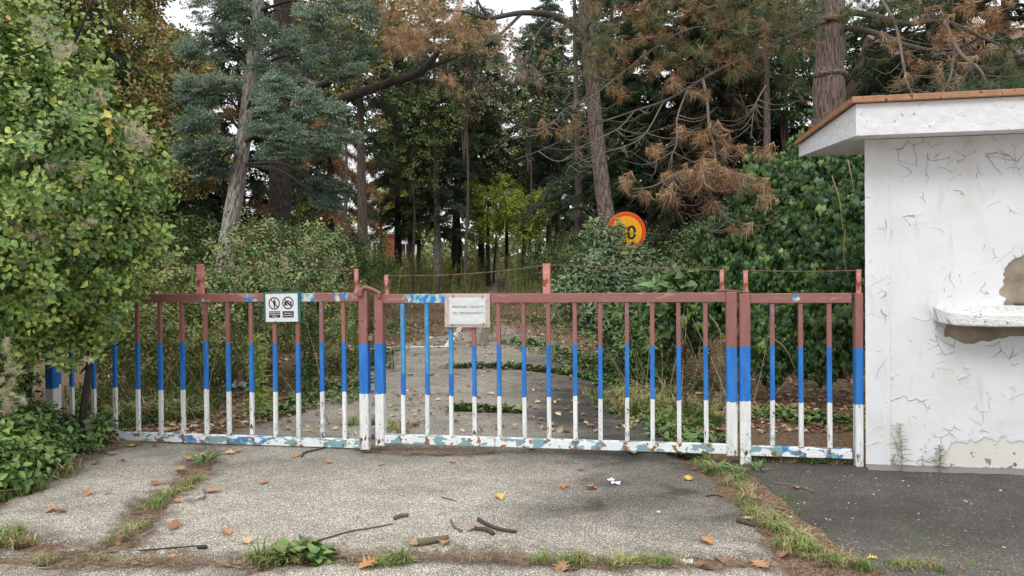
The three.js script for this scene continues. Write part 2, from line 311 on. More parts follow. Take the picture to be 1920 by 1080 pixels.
structure('footpath', (() => { const pos = [], idx = []; const c = new THREE.CatmullRomCurve3(pathPts), N = 60; for (let i = 0; i <= N; i++) { const p = c.getPoint(i / N), w = 0.15 + 0.06 * nz(i * 0.4, 1, 1); for (let k = 0; k < 5; k++) { const x = p.x + (k / 4 - 0.5) * 2 * w * (1 + 0.3 * nz(i * 0.9, k, 3)); pos.push(x, Math.max(hgt(x, p.z), driveTop(x, p.z)) + 0.014 - (k % 4 ? 0 : 0.03), p.z); } } for (let i = 0; i < N; i++) for (let k = 0; k < 4; k++) { const a = i * 5 + k; idx.push(a, a + 1, a + 5, a + 1, a + 6, a + 5); } const g = new THREE.BufferGeometry(); g.setAttribute('position', new THREE.Float32BufferAttribute(pos, 3)); g.setAttribute('uv', new THREE.Float32BufferAttribute(pos.flatMap((v, i) => (i % 3 === 0 ? [v, pos[i + 2]] : [])), 2)); g.setIndex(idx); g.computeVertexNormals(); return g; })(), new THREE.MeshStandardMaterial({ map: darkGrit, color: lin(1, 0.97, 0.92), roughness: 1 }));
{ // worn white line on the driveway behind the gate
  const paint = (a, b, w, n) => { const T = new Tris(), r = rng(3 + n), dx = b.x - a.x, dz = b.z - a.z, l = Math.hypot(dx, dz), sx = -dz / l * w / 2, sz = dx / l * w / 2; for (let i = 0; i < n; i++) { if (r() < 0.08) continue; const t0 = i / n, t1 = (i + 0.97) / n, j = () => 0.75 + r() * 0.3; const q = (t, s) => { const x = a.x + dx * t + sx * s, z = a.z + dz * t + sz * s; return V(x, Math.max(hgt(x, z), driveTop(x, z)) + 0.008, z); }; const A = q(t0, j()), B = q(t1, j()), C = q(t1, -j()), D = q(t0, -j()); T.tri(A, B, C).tri(A, C, D); } return T.geo(); };
  const k = onGround(838, 653);
  structure('road_marking', mergeGeometries([paint(onGround(648, 657), k, 0.16, 30), paint(k, onGround(868, 605), 0.13, 34)]), std(lin(0.62, 0.61, 0.58), 0.9));
}

// ---------------------------------------------------------------- the gates: a frame along the fence line
const FT = 0.1781, FENCE = { x: 0, z: -6.33 };              // the fence runs nearer on the right
const fenceAt = (u, y, n) => V(u * Math.cos(FT) - n * Math.sin(FT), y, FENCE.z + u * Math.sin(FT) + n * Math.cos(FT));
function uOf(px) { const d = V((px - 960) / FOCAL, 0, -1).applyQuaternion(camQ), k = -d.x / d.z; return k * -FENCE.z / (Math.cos(FT) + k * Math.sin(FT)); }   // where a column of the photograph meets the fence line
const BROWN = [140, 92, 86], BLUE = [26, 110, 194], WHITE = [222, 226, 228], TEAL = [124, 160, 166], RUST = [106, 72, 52], PALE = [92, 158, 196];
function bandPaint(o, h, s, t, seed, wear, oldBlue) {       // three bands of oil paint with chips that show the older coats
  const wob = 0.012 * nz(s * 30, 1, seed) + 0.045 * nz(1.3, 2.6, seed * 1.73) - (fbm(s * 70, 3, seed, 2) > 0.22 ? 0.03 : 0);
  let c = h > 0.95 + wob ? BROWN : h > 0.51 + wob ? BLUE : WHITE;
  if (oldBlue && h > 0.7 + wob) c = fbm(s * 30, h * 9, seed + 3, 3) > 0.1 ? [92, 154, 184] : [60, 132, 188];
  const v = 1 + 0.16 * fbm(s * 25, h * 5, seed, 4) + 0.08 * nz(seed * 3.1, 4, 2), n = fbm(s * 55, h * 26, seed, 4), n2 = fbm(s * 34 + 9, h * 13, seed + 4, 4);
  if (c === WHITE) { const y = 0.5 + fbm(s * 12, h * 5, seed + 21, 4); c = [224 - 10 * y, 227 - 13 * y, 228 - 18 * y]; } else if (c === BLUE) { const y = clamp(0.5 + 1.3 * fbm(s * 9, h * 4, seed + 22, 4)); c = [lerp(22, 46, y), lerp(102, 122, y), lerp(184, 198, y)]; }
  let r = c[0] * v, g = c[1] * v, b = c[2] * v;
  const low = smooth(0.5, 0.08, h), edge = wear + 0.2 * low;
  if (n > 0.40 - edge) { const q = h > 0.95 ? (n2 > 0 ? PALE : TEAL) : h > 0.51 ? (n2 > 0 ? [18, 64, 140] : PALE) : TEAL; r = q[0] * v; g = q[1] * v; b = q[2] * v; }
  if (n2 > 0.44 - edge * 0.8 || (h < 0.13 && n2 > 0.2)) { r = RUST[0] * (1 + n); g = RUST[1] * (1 + n); b = RUST[2] * (1 + n); }
  if (h < 0.51 && fbm(s * 80, h * 5, seed + 8, 3) > 0.3) { r *= 0.9; g *= 0.84; b *= 0.74; }
  o[0] = r; o[1] = g; o[2] = b;
}
const bandMat = (seed, width, wear, oldBlue) => new THREE.MeshStandardMaterial({ map: dataTex(64, 1024, (x, y, o) => bandPaint(o, y / 1024 * 1.45, x / 64 * width, 0, seed, wear, oldBlue)), roughness: 0.5, side: THREE.DoubleSide });
const barMats = [1, 2, 3, 4, 5, 6].map((k) => bandMat(k * 17.3, 0.2, [-0.02, 0.03, 0, 0.06, -0.03, 0.02][k - 1], false));
const wornBarMat = bandMat(201.7, 0.2, 0.12, false), oldBarMats = [bandMat(77.1, 0.2, 0.02, true), bandMat(88.1, 0.2, 0.06, true)];
const postMats = [bandMat(131.1, 0.36, -0.03), bandMat(143.1, 0.36, -0.02)];
function wrapUV(g, width) { const p = g.attributes.position, n = g.attributes.normal, uv = []; for (let i = 0; i < p.count; i++) uv.push((p.getX(i) + (Math.abs(n.getX(i)) > 0.7 ? p.getZ(i) + width * 0.3 : 0)) / width + 0.5, p.getY(i) / 1.45); g.setAttribute('uv', new THREE.Float32BufferAttribute(uv, 2)); return g; }
function railMat(seed, len, joints, top, chips) {
  const w = 2048, h = 128;
  return new THREE.MeshStandardMaterial({ roughness: 0.5, side: THREE.DoubleSide, map: dataTex(w, h, (x, y, o) => {
    const u = x / w * len, v = y / h * 0.2, n = fbm(u * 8, v * 13, seed, 5), m = fbm(u * 22 + 5, v * 26, seed + 6, 4), k = 1 + 0.1 * fbm(u * 9, v * 50, seed + 1, 3);
    let c = top ? BROWN : WHITE;
    if (top) { let wear = 0; for (const [a, b, s] of chips) wear = Math.max(wear, s * smooth(a - 0.08, a + 0.05, u) * smooth(b + 0.08, b - 0.05, u)); if (n > 0.4 - wear) c = m > 0.08 ? [34, 118, 205] : m > -0.12 ? [124, 168, 172] : [198, 196, 184]; if (m > 0.5 - wear * 0.2) c = RUST; if (fbm(u * 5, v * 60, seed + 12, 3) > 0.24) c = [c[0] * 0.6 + 78, c[1] * 0.6 + 66, c[2] * 0.6 + 66]; }
    else { let blue = 0; for (const [a, b, s] of chips) blue = Math.max(blue, s * smooth(a - 0.1, a + 0.1, u) * smooth(b + 0.1, b - 0.1, u)); if (n > 0.02) c = blue > 0.3 && m > -0.08 ? [66, 122, 178] : TEAL; if (n > 0.005 && n < 0.03) c = [236, 232, 220]; let q = 9; for (const j of joints) q = Math.min(q, Math.abs(u - j)); if (m + 0.36 * smooth(0.07, 0.01, q) > 0.42) c = [RUST[0] * (1.1 + m), RUST[1] * (1.1 + m), RUST[2]]; else if (m + 0.26 * smooth(0.1, 0.02, q) > 0.36) c = [158, 124, 92]; }
    o[0] = c[0] * k; o[1] = c[1] * k; o[2] = c[2] * k;
  }, true, false) });
}
function railUV(g, u0, len) { const p = g.attributes.position, n = g.attributes.normal, uv = []; for (let i = 0; i < p.count; i++) uv.push((p.getX(i) - u0) / len, clamp(((Math.abs(n.getY(i)) > 0.7 ? p.getZ(i) : p.getY(i) % 0.2) + 0.05) / 0.2, 0.02, 0.98)); g.setAttribute('uv', new THREE.Float32BufferAttribute(uv, 2)); return g; }
const spikeMat = new THREE.MeshStandardMaterial({ roughness: 0.6, map: dataTex(64, 128, (x, y, o) => { const n = fbm(x / 14, y / 20, 4, 4), k = 1 + 0.15 * n; const c = n > 0.16 ? [132, 68, 46] : n < -0.24 ? [216, 176, 168] : [196, 126, 118]; o[0] = c[0] * k; o[1] = c[1] * k; o[2] = c[2] * k; }) });
const wireMat = std(lin(0.19, 0.12, 0.09), 0.7, { metalness: 0.4 });
function wire(parent, pts, seed) {                          // two loosely twisted strands with barbs
  const r = rng(seed), curve = new THREE.CatmullRomCurve3(pts), L = curve.getLength(), n = Math.round(L * 26), list = [];
  for (const s of [0, Math.PI]) { const q = []; for (let i = 0; i <= n; i++) { const p = curve.getPoint(i / n), a = i * 0.9 + s; q.push(p.add(V(0, Math.cos(a) * 0.002, Math.sin(a) * 0.002))); } list.push(tube(q, 0.0026, 0.0026, { seg: 4, n: n * 2 })); }
  part('barbed_wire', merged(list), wireMat, parent);
  for (let t = 0.06; t < 1; t += 0.12 / L) { const p = curve.getPoint(t + r() * 0.01), b = []; for (let k = 0; k < 2; k++) { const d = rdir(r); d.x *= 0.3; d.normalize().multiplyScalar(0.016); b.push(tube([p.clone().sub(d), p.clone().add(d)], 0.0022, 0.001, { seg: 4, n: 1 })); } part('barb', merged(b), wireMat, parent); }
}
function gateLeaf({ name, label, category, a, b, posts, bars, y0, y1, spikes, seed, topChips, lowChips, lift = 0 }) {
  const u0 = a, g = thing(name, label, category, fenceAt(u0, 0, 0), -FT), len = b - a, H = 0.078;
  const bt = railUV(boxAt(len - 0.16, H, 0.05, len / 2, y1 - H / 2, 0, 0.004), 0, len), bb = railUV(boxAt(len - 0.16, H, 0.05, len / 2, y0 + H / 2, 0, 0.004), 0, len);
  part('top_rail', bt, railMat(seed, len, [], true, topChips.map(([p, q, s]) => [p - a, q - a, s])), g);
  part('bottom_rail', bb, railMat(seed + 50, len, bars.map((x) => x.u - a), false, lowChips.map(([p, q, s]) => [p - a, q - a, s])), g);
  posts.forEach(({ u, w, top, bottom }, i) => part('post', wrapUV(boxAt(w, top - bottom, 0.08, u - a, (top + bottom) / 2, 0, 0.006), 0.36), postMats[(i + seed) % 2], g));
  bars.forEach((x, i) => { const m = part('bar', wrapUV(boxAt(0.035, y1 - y0 - 2 * H, 0.032, 0, (y0 + y1) / 2, 0, 0.003), 0.2), x.mat ?? barMats[(i * 5 + seed) % 6], g); m.position.set(x.u - a, 0, 0); m.rotation.z = (Math.sin(i * 7.1 + seed)) * 0.004; });
  for (const { u, w, h, n = 0, lean = 0 } of spikes) { const s = part('spike', boxAt(w, h, 0.03, 0, h / 2, 0, 0.003), spikeMat, g); s.position.set(u - a, y1 - 0.004, n); s.rotation.z = lean; }
  return g;
}
const barsOf = (pxs, special = {}) => pxs.map((p) => ({ u: uOf(p), mat: special[p] }));
const U = (p) => uOf(p);
const leftLeaf = gateLeaf({ name: 'gate_leaf', label: 'long steel gate leaf half buried in the leafy bush, carrying the pictogram sign', category: 'gate', a: U(86), b: U(691), y0: 0.03, y1: 1.40, seed: 3,
  posts: [{ u: U(95), w: 0.09, top: 1.40, bottom: 0.0 }, { u: U(682.5), w: 0.082, top: 1.425, bottom: 0.02 }],
  bars: barsOf([132, 173, 213, 256, 299, 341, 385, 427, 470, 514, 557, 602, 644], { 602: wornBarMat, 213: wornBarMat }),
  spikes: [{ u: U(376), w: 0.065, h: 0.275 }, { u: U(669), w: 0.032, h: 0.215, lean: 0.01 }], topChips: [[U(470), U(668), 0.34], [U(300), U(380), 0.06]], lowChips: [[U(190), U(420), 0.2], [U(430), U(520), 1], [U(330), U(380), 0.7]] });
const midLeaf = gateLeaf({ name: 'gate_leaf', label: 'widest steel gate leaf with the paper notice, in the middle of the driveway', category: 'gate', a: U(702), b: U(1380), y0: 0.082, y1: 1.385, seed: 4,
  posts: [{ u: U(711.5), w: 0.08, top: 1.385, bottom: 0.06 }, { u: U(1370.5), w: 0.084, top: 1.39, bottom: 0.07 }],
  bars: barsOf([754, 799, 844, 888, 935, 982, 1028, 1077, 1124, 1174, 1222, 1272, 1323], { 754: oldBarMats[0], 799: oldBarMats[1], 844: oldBarMats[0], 1174: wornBarMat }),
  spikes: [{ u: U(725.5), w: 0.03, h: 0.175, lean: 0.02 }, { u: U(1025), w: 0.062, h: 0.255 }, { u: U(1353.5), w: 0.032, h: 0.19 }], topChips: [[U(757), U(835), 0.5], [U(1030), U(1110), 0.1]], lowChips: [[U(800), U(850), 0.3]] });
const sidePanel = gateLeaf({ name: 'fence_panel', label: 'short steel fence panel with three bars between gate and white booth', category: 'fence', a: U(1386), b: U(1616), y0: 0.075, y1: 1.375, seed: 6,
  posts: [{ u: U(1395.5), w: 0.084, top: 1.375, bottom: -0.05 }, { u: U(1608.5), w: 0.06, top: 1.375, bottom: -0.05 }],
  bars: barsOf([1447, 1501, 1555], { 1447: wornBarMat }), spikes: [{ u: U(1398), w: 0.034, h: 0.19 }, { u: U(1610), w: 0.034, h: 0.19 }], topChips: [[U(1470), U(1570), 0.12]], lowChips: [[U(1470), U(1600), 1]] });
{ // gate furniture
  const a1 = U(86), a2 = U(702), a3 = U(1386);
  const S = (g, a, list, seed) => wire(g, list.map(([u, y, n]) => V(u - a, y, n ?? 0.01)), seed);
  S(leftLeaf, a1, [[U(120), 1.60], [U(250), 1.63], [U(376), 1.655], [U(520), 1.615], [U(668), 1.60]], 4);
  S(midLeaf, a2, [[U(726), 1.545], [U(850), 1.55], [U(960), 1.585], [U(1025), 1.62], [U(1120), 1.605], [U(1240), 1.585], [U(1353), 1.565]], 5);
  S(sidePanel, a3, [[U(1398), 1.56], [U(1500), 1.548], [U(1610), 1.55]], 6);
  const hook = part('lock_bar', tube([V(U(678) - a1, 1.40, 0.05), V(U(686) - a1, 1.445, 0.045), V(U(697) - a1, 1.437, 0.045), V(U(711) - a1, 1.405, 0.045), V(U(718) - a1, 1.392, 0.05)], 0.020, 0.015, { seg: 8, n: 14, wob: 0.15 }), std(lin(0.22, 0.085, 0.07), 0.55), leftLeaf);
  part('lock_plate', boxAt(0.05, 0.05, 0.03, U(679) - a1, 1.395, 0.055, 0.006), hook.material, leftLeaf);
  part('catch_eye', boxAt(0.03, 0.045, 0.025, U(714.5) - a2, 1.375, 0.052, 0.006), hook.material, midLeaf);
  part('red_rod', tube([V(U(665) - a1, 1.28, -0.05), V(U(665) - a1, 1.585, -0.05)], 0.007, 0.007, { seg: 6 }), std(lin(0.3, 0.03, 0.02), 0.5), leftLeaf);
  part('latch_strip', tube([V(U(1342) - a2, 1.40, 0.02), V(U(1362) - a2, 1.402, 0.025), V(U(1386) - a2, 1.392, 0.02), V(U(1402) - a2, 1.385, 0.03)], 0.008, 0.006, { seg: 6, n: 10 }), std(lin(0.2, 0.085, 0.07), 0.6), midLeaf);
  const bolt = new THREE.SphereGeometry(0.009, 10, 6).scale(1, 1, 0.6);
  for (const [g, a, px, y] of [[leftLeaf, a1, 682, 1.16], [midLeaf, a2, 706, 1.155]]) { const b = part('bolt', bolt, hook.material, g); b.position.set(U(px) - a, y, 0.042); }
  // chain through both posts
  const ch = thing('lock_chain', 'dark rusty chain looped between the two gate posts', 'chain', fenceAt(U(696.5), 1.09, 0), -FT);
  for (let i = 0; i < 7; i++) { const t = i / 6, l = part('link', new THREE.TorusGeometry(0.014, 0.0038, 6, 12), std(lin(0.035, 0.028, 0.025), 0.5, { metalness: 0.6 }), ch); l.position.set(lerp(-0.045, 0.05, t), 0.02 - 0.05 * Math.sin(t * Math.PI), 0.03); l.rotation.set(i % 2 ? 1.5 : 0, 0, 0.3); l.scale.set(1.25, 0.8, 1); }
  const pl = thing('padlock', 'small dull brass padlock hanging on the gate chain', 'padlock', fenceAt(U(696.5), 1.0, 0.03), -FT);
  part('lock_body', boxAt(0.044, 0.04, 0.018, 0, 0, 0, 0.004), std(lin(0.24, 0.20, 0.13), 0.45, { metalness: 0.5 }), pl);
  part('shackle', new THREE.TorusGeometry(0.015, 0.0035, 6, 14, Math.PI).translate(0, 0.02, 0), std(lin(0.3, 0.3, 0.3), 0.35, { metalness: 0.8 }), pl);
}
{ // pictogram sign on a green board
  const g = thing('warning_sign', 'white notice with two prohibition pictograms on a green board', 'sign', fenceAt(U(532), 1.275, 0.034), -FT);
  g.rotation.z = 0.012;
  const w = 0.352, h = 0.272;
  part('board', boxAt(w, h, 0.012, 0, 0, 0, 0.003), std(lin(0.02, 0.13, 0.10), 0.45), g);
  const map = canvasTex(768, 600, (c, W, Hh) => {
    c.fillStyle = '#d9dcdf'; c.fillRect(0, 0, W, Hh); const r = rng(8);
    for (let i = 0; i < 500; i++) { c.fillStyle = `rgba(${150 + r() * 80},${145 + r() * 80},${135 + r() * 80},0.06)`; c.beginPath(); c.ellipse(r() * W, r() * Hh, 4 + r() * 40, 3 + r() * 22, r() * 3, 0, 7); c.fill(); }
    c.fillStyle = '#d8cfae'; c.beginPath(); c.moveTo(90, 0); c.lineTo(160, 0); c.lineTo(130, 74); c.closePath(); c.fill();
    c.strokeStyle = '#17161c'; c.fillStyle = '#17161c';
    for (const [x, y] of [[208, 205], [536, 200]]) { c.lineWidth = 26; c.beginPath(); c.arc(x, y, 122, 0, 7); c.stroke(); }
    c.beginPath(); c.arc(214, 128, 16, 0, 7); c.fill(); c.beginPath(); c.moveTo(190, 148); c.lineTo(240, 148); c.lineTo(246, 215); c.lineTo(232, 222); c.lineTo(226, 300); c.lineTo(200, 300); c.lineTo(194, 222); c.lineTo(180, 212); c.closePath(); c.fill();
    c.fillRect(448, 170, 176, 88); c.fillRect(500, 148, 70, 30); c.fillStyle = '#d9dcdf'; c.beginPath(); c.arc(548, 214, 40, 0, 7); c.fill(); c.fillStyle = '#17161c'; c.beginPath(); c.arc(548, 214, 28, 0, 7); c.fill();
    c.lineWidth = 22; for (const [x, y] of [[208, 205], [536, 200]]) { c.beginPath(); c.moveTo(x - 86, y - 86); c.lineTo(x + 86, y + 86); c.stroke(); }
    for (const x of [78, 402]) { c.beginPath(); c.roundRect(x, 375, 268, 138, 10); c.fill(); }
    c.fillStyle = '#e8eaec'; c.textAlign = 'center'; c.font = 'bold 36px sans-serif'; c.fillText('Zabranjen ulaz', 212, 416); c.fillText('nezaposlenim', 212, 456); c.fillText('licima', 212, 496); c.fillText('Zabranjeno', 536, 432); c.fillText('fotografisanje', 536, 480);
  });
  const sheetGeo = new THREE.PlaneGeometry(w - 0.044, h - 0.022, 16, 12), p = sheetGeo.attributes.position;
  for (let i = 0; i < p.count; i++) p.setZ(i, 0.009 + 0.0022 * fbm(p.getX(i) * 16, p.getY(i) * 16, 2, 3)); sheetGeo.computeVertexNormals(); sheetGeo.translate(0, -0.004, 0);
  part('paper', sheetGeo, std('#ffffff', 0.35, { map }), g);
  for (const [x, y] of [[-0.06, -0.128], [0.09, -0.131]]) part('screw', new THREE.SphereGeometry(0.006, 8, 6).translate(x, y, 0.01), std(lin(0.06, 0.06, 0.06), 0.5), g);
}
{ // paper notice on a pale board
  const g = thing('notice_board', 'pale board with a wrinkled paper notice in English', 'sign', fenceAt(U(877.5), 1.243, 0.036), -FT);
  g.rotation.z = -0.004; const w = 0.396, h = 0.288;
  part('board', boxAt(w, h, 0.012, 0, 0, 0, 0.003), std('#ffffff', 0.9, { map: dataTex(256, 192, (x, y, o) => { const n = fbm(x / 20, y / 20, 3, 4), k = 1 + 0.18 * n; o[0] = 188 * k; o[1] = 172 * k; o[2] = 164 * k; if (fbm(x / 6, y / 6, 9, 2) > 0.33) { o[0] *= 0.75; o[1] *= 0.72; o[2] *= 0.7; } }) }), g);
  g.children[0].geometry.attributes.uv.array.forEach((v, i, a) => { a[i] = v * 2.5 + 0.5; });
  const map = canvasTex(1024, 768, (c, W, Hh) => { c.fillStyle = '#cfd2d1'; c.fillRect(0, 0, W, Hh); const r = rng(18); for (let i = 0; i < 240; i++) { c.fillStyle = `rgba(${170 + r() * 60},${176 + r() * 55},${176 + r() * 55},0.08)`; c.beginPath(); c.ellipse(r() * W, r() * Hh, 10 + r() * 70, 6 + r() * 40, r() * 3, 0, 7); c.fill(); } c.fillStyle = '#26262a'; c.textAlign = 'center'; c.font = 'bold 84px serif'; c.fillText('MILITARY  FACILITY,', 545, 300); c.fillText('NO  TRESPASSING!!!', 545, 478); });
  const q = new THREE.PlaneGeometry(w - 0.07, h - 0.062, 40, 30), p = q.attributes.position;
  for (let i = 0; i < p.count; i++) { const x = p.getX(i), y = p.getY(i); p.setZ(i, 0.0105 + 0.007 * Math.abs(fbm(x * 9 + 2, y * 9, 2, 2)) + 0.004 * fbm(x * 22, y * 30, 7, 3)); } q.computeVertexNormals(); q.translate(0.004, -0.002, 0);
  part('paper', q, std('#ffffff', 0.3, { map }), g);
  const pocket = std(lin(0.5, 0.52, 0.52), 0.3); const bw = w - 0.05, bh = h - 0.04;
  for (const [x0, y0, x1, y1] of [[-bw / 2, -bh / 2, bw / 2, -bh / 2], [-bw / 2 + 0.02, -bh / 2, -bw / 2 + 0.016, bh / 2], [bw / 2 - 0.012, -bh / 2, bw / 2 - 0.012, bh / 2 - 0.01]]) part('sleeve_edge', tube([V(x0, y0, 0.011), V(x1, y1, 0.011)], 0.0022, 0.0022, { seg: 5 }), pocket, g);
  for (const [x, y] of [[-0.12, 0.122], [0.138, 0.118], [-0.128, -0.122], [0.146, -0.112]]) part('staple', boxAt(0.005, 0.02, 0.004, x, y, 0.02), std(lin(0.03, 0.025, 0.02), 0.5, { metalness: 0.5 }), g);
}
{ // the post at the far left, deep in the bush
  const g = thing('gate_post', 'blue and white steel post inside the bush at far left', 'post', fenceAt(U(70), 0, -0.18), -FT);
  part('post', wrapUV(boxAt(0.1, 1.45, 0.1, 0, 0.72, 0, 0.006), 0.36), postMats[0], g);
  part('cap', boxAt(0.11, 0.015, 0.11, 0, 1.452, 0, 0.003), std(lin(0.18, 0.07, 0.06), 0.6), g);
}

// ---------------------------------------------------------------- the booth
{
  const A = 2.79, Bw = 2.6, D = 1.55, Z0 = 0.03;               // left end along the fence, width, depth, front face
  const g = thing('guard_booth', 'white plastered gatekeeper booth with cracked peeling paint', 'building', fenceAt(A, 0, Z0), -FT);
  const FWm = 1.4, hW = 2.56, S = 1024;             // face seen: 0 .. 1.4 m wide (then mirrored on), 0 .. 2.6 m high
  const cr = rng(77);
  
  const pen = (draw) => { const c = document.createElement('canvas'); c.width = c.height = S; const k = c.getContext('2d'); k.fillStyle = '#000'; k.fillRect(0, 0, S, S); k.lineCap = 'round'; draw(k); return k.getImageData(0, 0, S, S).data; };
  const lines2 = [];
  const walk = (x, y, a, n, w) => { const pts = [[x, y]]; for (let i = 0; i < n; i++) { a += cr() < 0.3 ? (cr() - 0.5) * 2.6 : (cr() - 0.5) * 0.35; const l = 0.012 + cr() * 0.024; x += Math.cos(a) * l; y += Math.sin(a) * l; pts.push([x, y]); if (cr() < 0.1 && n > 5) walk(x, y, a + (cr() < 0.5 ? 1 : -1) * (0.8 + cr() * 0.7), Math.floor(n * 0.5), w * 0.7); } lines2.push([pts, w]); };
  for (let i = 0; i < 26; i++) walk(cr() * 1.4, cr() * 2.5, cr() * 6.28, 3 + Math.floor(cr() * cr() * 10), 0.4 + cr() * 0.7);
  for (const [x, y] of [[0.45, 2.44], [0.85, 2.42], [0.3, 0.55], [0.18, 0.3], [0.5, 1.05]]) for (let k = 0; k < 2; k++) walk(x, y, k ? -1.2 : cr() * 6.28, 7, 2.2);
  // the paint has shrunk into plates: seams between scattered points, open only in places
  const cell = []; for (let i = 0; i < 300; i++) cell.push([cr() * 1.5, cr() * 2.7]);
  const seam = (x, y) => { let a = 9, b = 9; for (const [p, q] of cell) { const d = (x - p) * (x - p) + (y - q) * (y - q); if (d < a) { b = a; a = d; } else if (d < b) b = d; } return Math.sqrt(b) - Math.sqrt(a); };
  const trace = (k, grow, style) => { k.strokeStyle = style; for (const [pts, w] of lines2) for (let i = 0; i + 1 < pts.length; i++) { k.lineWidth = w * (0.5 + 0.5 * Math.sin(i * 1.3 + w * 9) ** 2) + grow; k.beginPath(); k.moveTo(pts[i][0] / FWm * S, S - pts[i][1] / 2.6 * S); k.lineTo(pts[i + 1][0] / FWm * S, S - pts[i + 1][1] / 2.6 * S); k.stroke(); } };
  const crackPic = pen((k) => trace(k, 0.3, '#fff')), liftPic = pen((k) => { for (const [g0, s0] of [[22, '#222'], [15, '#444'], [9, '#777'], [5, '#aaa']]) trace(k, g0, s0); });
  // bare plaster shows where the paint has fallen off
  const arch = (x, y) => Math.min(0.085 - Math.max(0, Math.hypot(x - 1.135, Math.max(0, y - 1.5) * 0.85) - 0.06), y - 1.24, x - 0.94) ;
  const bare = (x, y) => {
    const n = 0.05 * fbm(x * 9, y * 9, 3, 4);
    const hatch = Math.min(0.15 - Math.hypot((x - 1.17) * 0.75, Math.max(0, y - 1.5)), y - 1.23) + n * 1.7;
    const under = Math.min(0.04 + 0.07 * smooth(0.55, 0.7, x) - 0.06 * smooth(0.75, 1.1, x) - Math.abs(y - 1.09) * 1.1, x - 0.58, 1.14 - x) + n * 0.9;
    const foot = 0.06 + 0.25 * smooth(0.25, 0.8, x) - y * 0.9 + n * 4.4 - 0.07;
    return [hatch, under, foot];
  };
  const wall = new Float32Array(S * S), tone = new Uint8Array(S * S);
  for (let j = 0; j < S; j++) for (let i = 0; i < S; i++) {
    const x = i / S * FWm, y = j / S * 2.6;
    const [h1, h2, h3] = bare(x, y), q = ((S - 1 - j) * S + i) * 4, wx = x + 0.09 * fbm(x * 5, y * 5, 1, 3), wy = y + 0.09 * fbm(x * 5, y * 5, 7, 3), e = seam(wx, wy);
    const open = fbm(x * 4.5, y * 4.5, 31, 3) + 0.5 * fbm(x * 1.7, y * 1.7, 21, 2) + 0.28 * smooth(2.2, 2.45, y) + 0.1 * smooth(0.8, 0.3, y) - 0.19;
    const crack = Math.max(crackPic[q] / 255, open > 0 ? smooth(0.0022 + 0.007 * Math.min(0.5, open), 0.001, e) : 0), lift = Math.max(liftPic[q] / 255 * clamp(0.5 + 1.6 * fbm(x * 11, y * 11, 33, 2)), open > -0.05 ? smooth(0.035, 0, e) * clamp(0.4 + 2 * fbm(x * 9, y * 9, 35, 2)) : 0);
    let t = 0, hgt0 = 0.55 + 0.12 * fbm(x * 6, y * 6, 2, 4) + 0.05 * fbm(x * 40, y * 40, 2, 2) + 0.2 * lift;
    if (crack > 0.6) { t = 1; hgt0 = 0.3; }
    if (h1 > 0 || h2 > 0) { t = 2; hgt0 = 0.1 + 0.08 * fbm(x * 30, y * 30, 5, 3); }
    else if (h3 > 0) { t = h3 > 0.05 && fbm(x * 11, y * 11, 51, 3) > 0.24 ? 2 : 3; hgt0 = 0.25 + 0.12 * fbm(x * 18, y * 18, 5, 4); }
    if (t === 0 && fbm(x * 28, y * 28, 61, 2) > 0.47) t = 4;
    wall[j * S + i] = hgt0; tone[j * S + i] = t;
  }
  const map = dataTex(S, S, (x, y, o) => { const t = tone[y * S + x], u = x / S * FWm, v = y / S * 2.6, k = 1 + 0.05 * fbm(u * 4, v * 4, 71, 4); const grime = smooth(0.06, 0.4, fbm(u * 2.2, v * 1.3, 91, 5)) * 0.5 + 0.5 * smooth(0.15, 0.4, fbm(u * 14, v * 3.5, 95, 4)), c = t ? [0, [172, 166, 158], [134, 122, 106], [210, 207, 200], [168, 154, 136]][t] : [lerp(214, 200, grime), lerp(215, 197, grime), lerp(218, 190, grime)], q = t === 2 ? 1 + 0.45 * fbm(u * 7, v * 7, 81, 5) : 1; o[0] = c[0] * k * q; o[1] = c[1] * k * q; o[2] = c[2] * k * q; });
  const bump = dataTex(S, S, (x, y, o) => { o[0] = o[1] = o[2] = wall[y * S + x] * 255; }, false);
  for (const t of [map, bump]) { t.wrapS = THREE.MirroredRepeatWrapping; t.wrapT = THREE.ClampToEdgeWrapping; }
  const paint = new THREE.MeshStandardMaterial({ map, bumpMap: bump, bumpScale: 0.014, roughness: 0.75, side: THREE.DoubleSide });
  // hand-plastered front: a slightly uneven sheet that closes the box of the walls
  const front = new THREE.PlaneGeometry(Bw, hW, 130, 128).translate(Bw / 2, hW / 2, 0), p = front.attributes.position, uv = front.attributes.uv;
  for (let i = 0; i < p.count; i++) { const x = p.getX(i), y = p.getY(i), [h1, h2, h3] = bare(x, y); uv.setXY(i, x / FWm, y / 2.6); const inner = Math.min(smooth(0, 0.04, x), smooth(0, 0.03, y)); let z = 0.006 * fbm(x * 2.5, y * 2.5, 3, 3); if (x < 1.4) z -= 0.007 * smooth(-0.004, 0.004, Math.max(h1, h2)) + 0.004 * smooth(-0.004, 0.004, h3); p.setZ(i, z * inner + 0.02); if (x < 0.001) p.setX(i, 0.004 * fbm(1, y * 12, 4, 3)); }
  front.computeVertexNormals(); part('front_wall', front, paint, g);
  const side = (w, h, d, x, y, z) => { const b = boxAt(w, h, d, x, y, z, 0.006), q = b.attributes.position, u = []; for (let i = 0; i < q.count; i++) u.push((q.getX(i) + q.getZ(i)) / FWm, q.getY(i) / 2.6); b.setAttribute('uv', new THREE.Float32BufferAttribute(u, 2)); return b; };
  { const b = side(0.16, hW, D, 0, hW / 2, -D / 2); b.rotateY(-0.37); b.translate(0.105, 0, 0.0); part('side_wall', b, paint, g); }
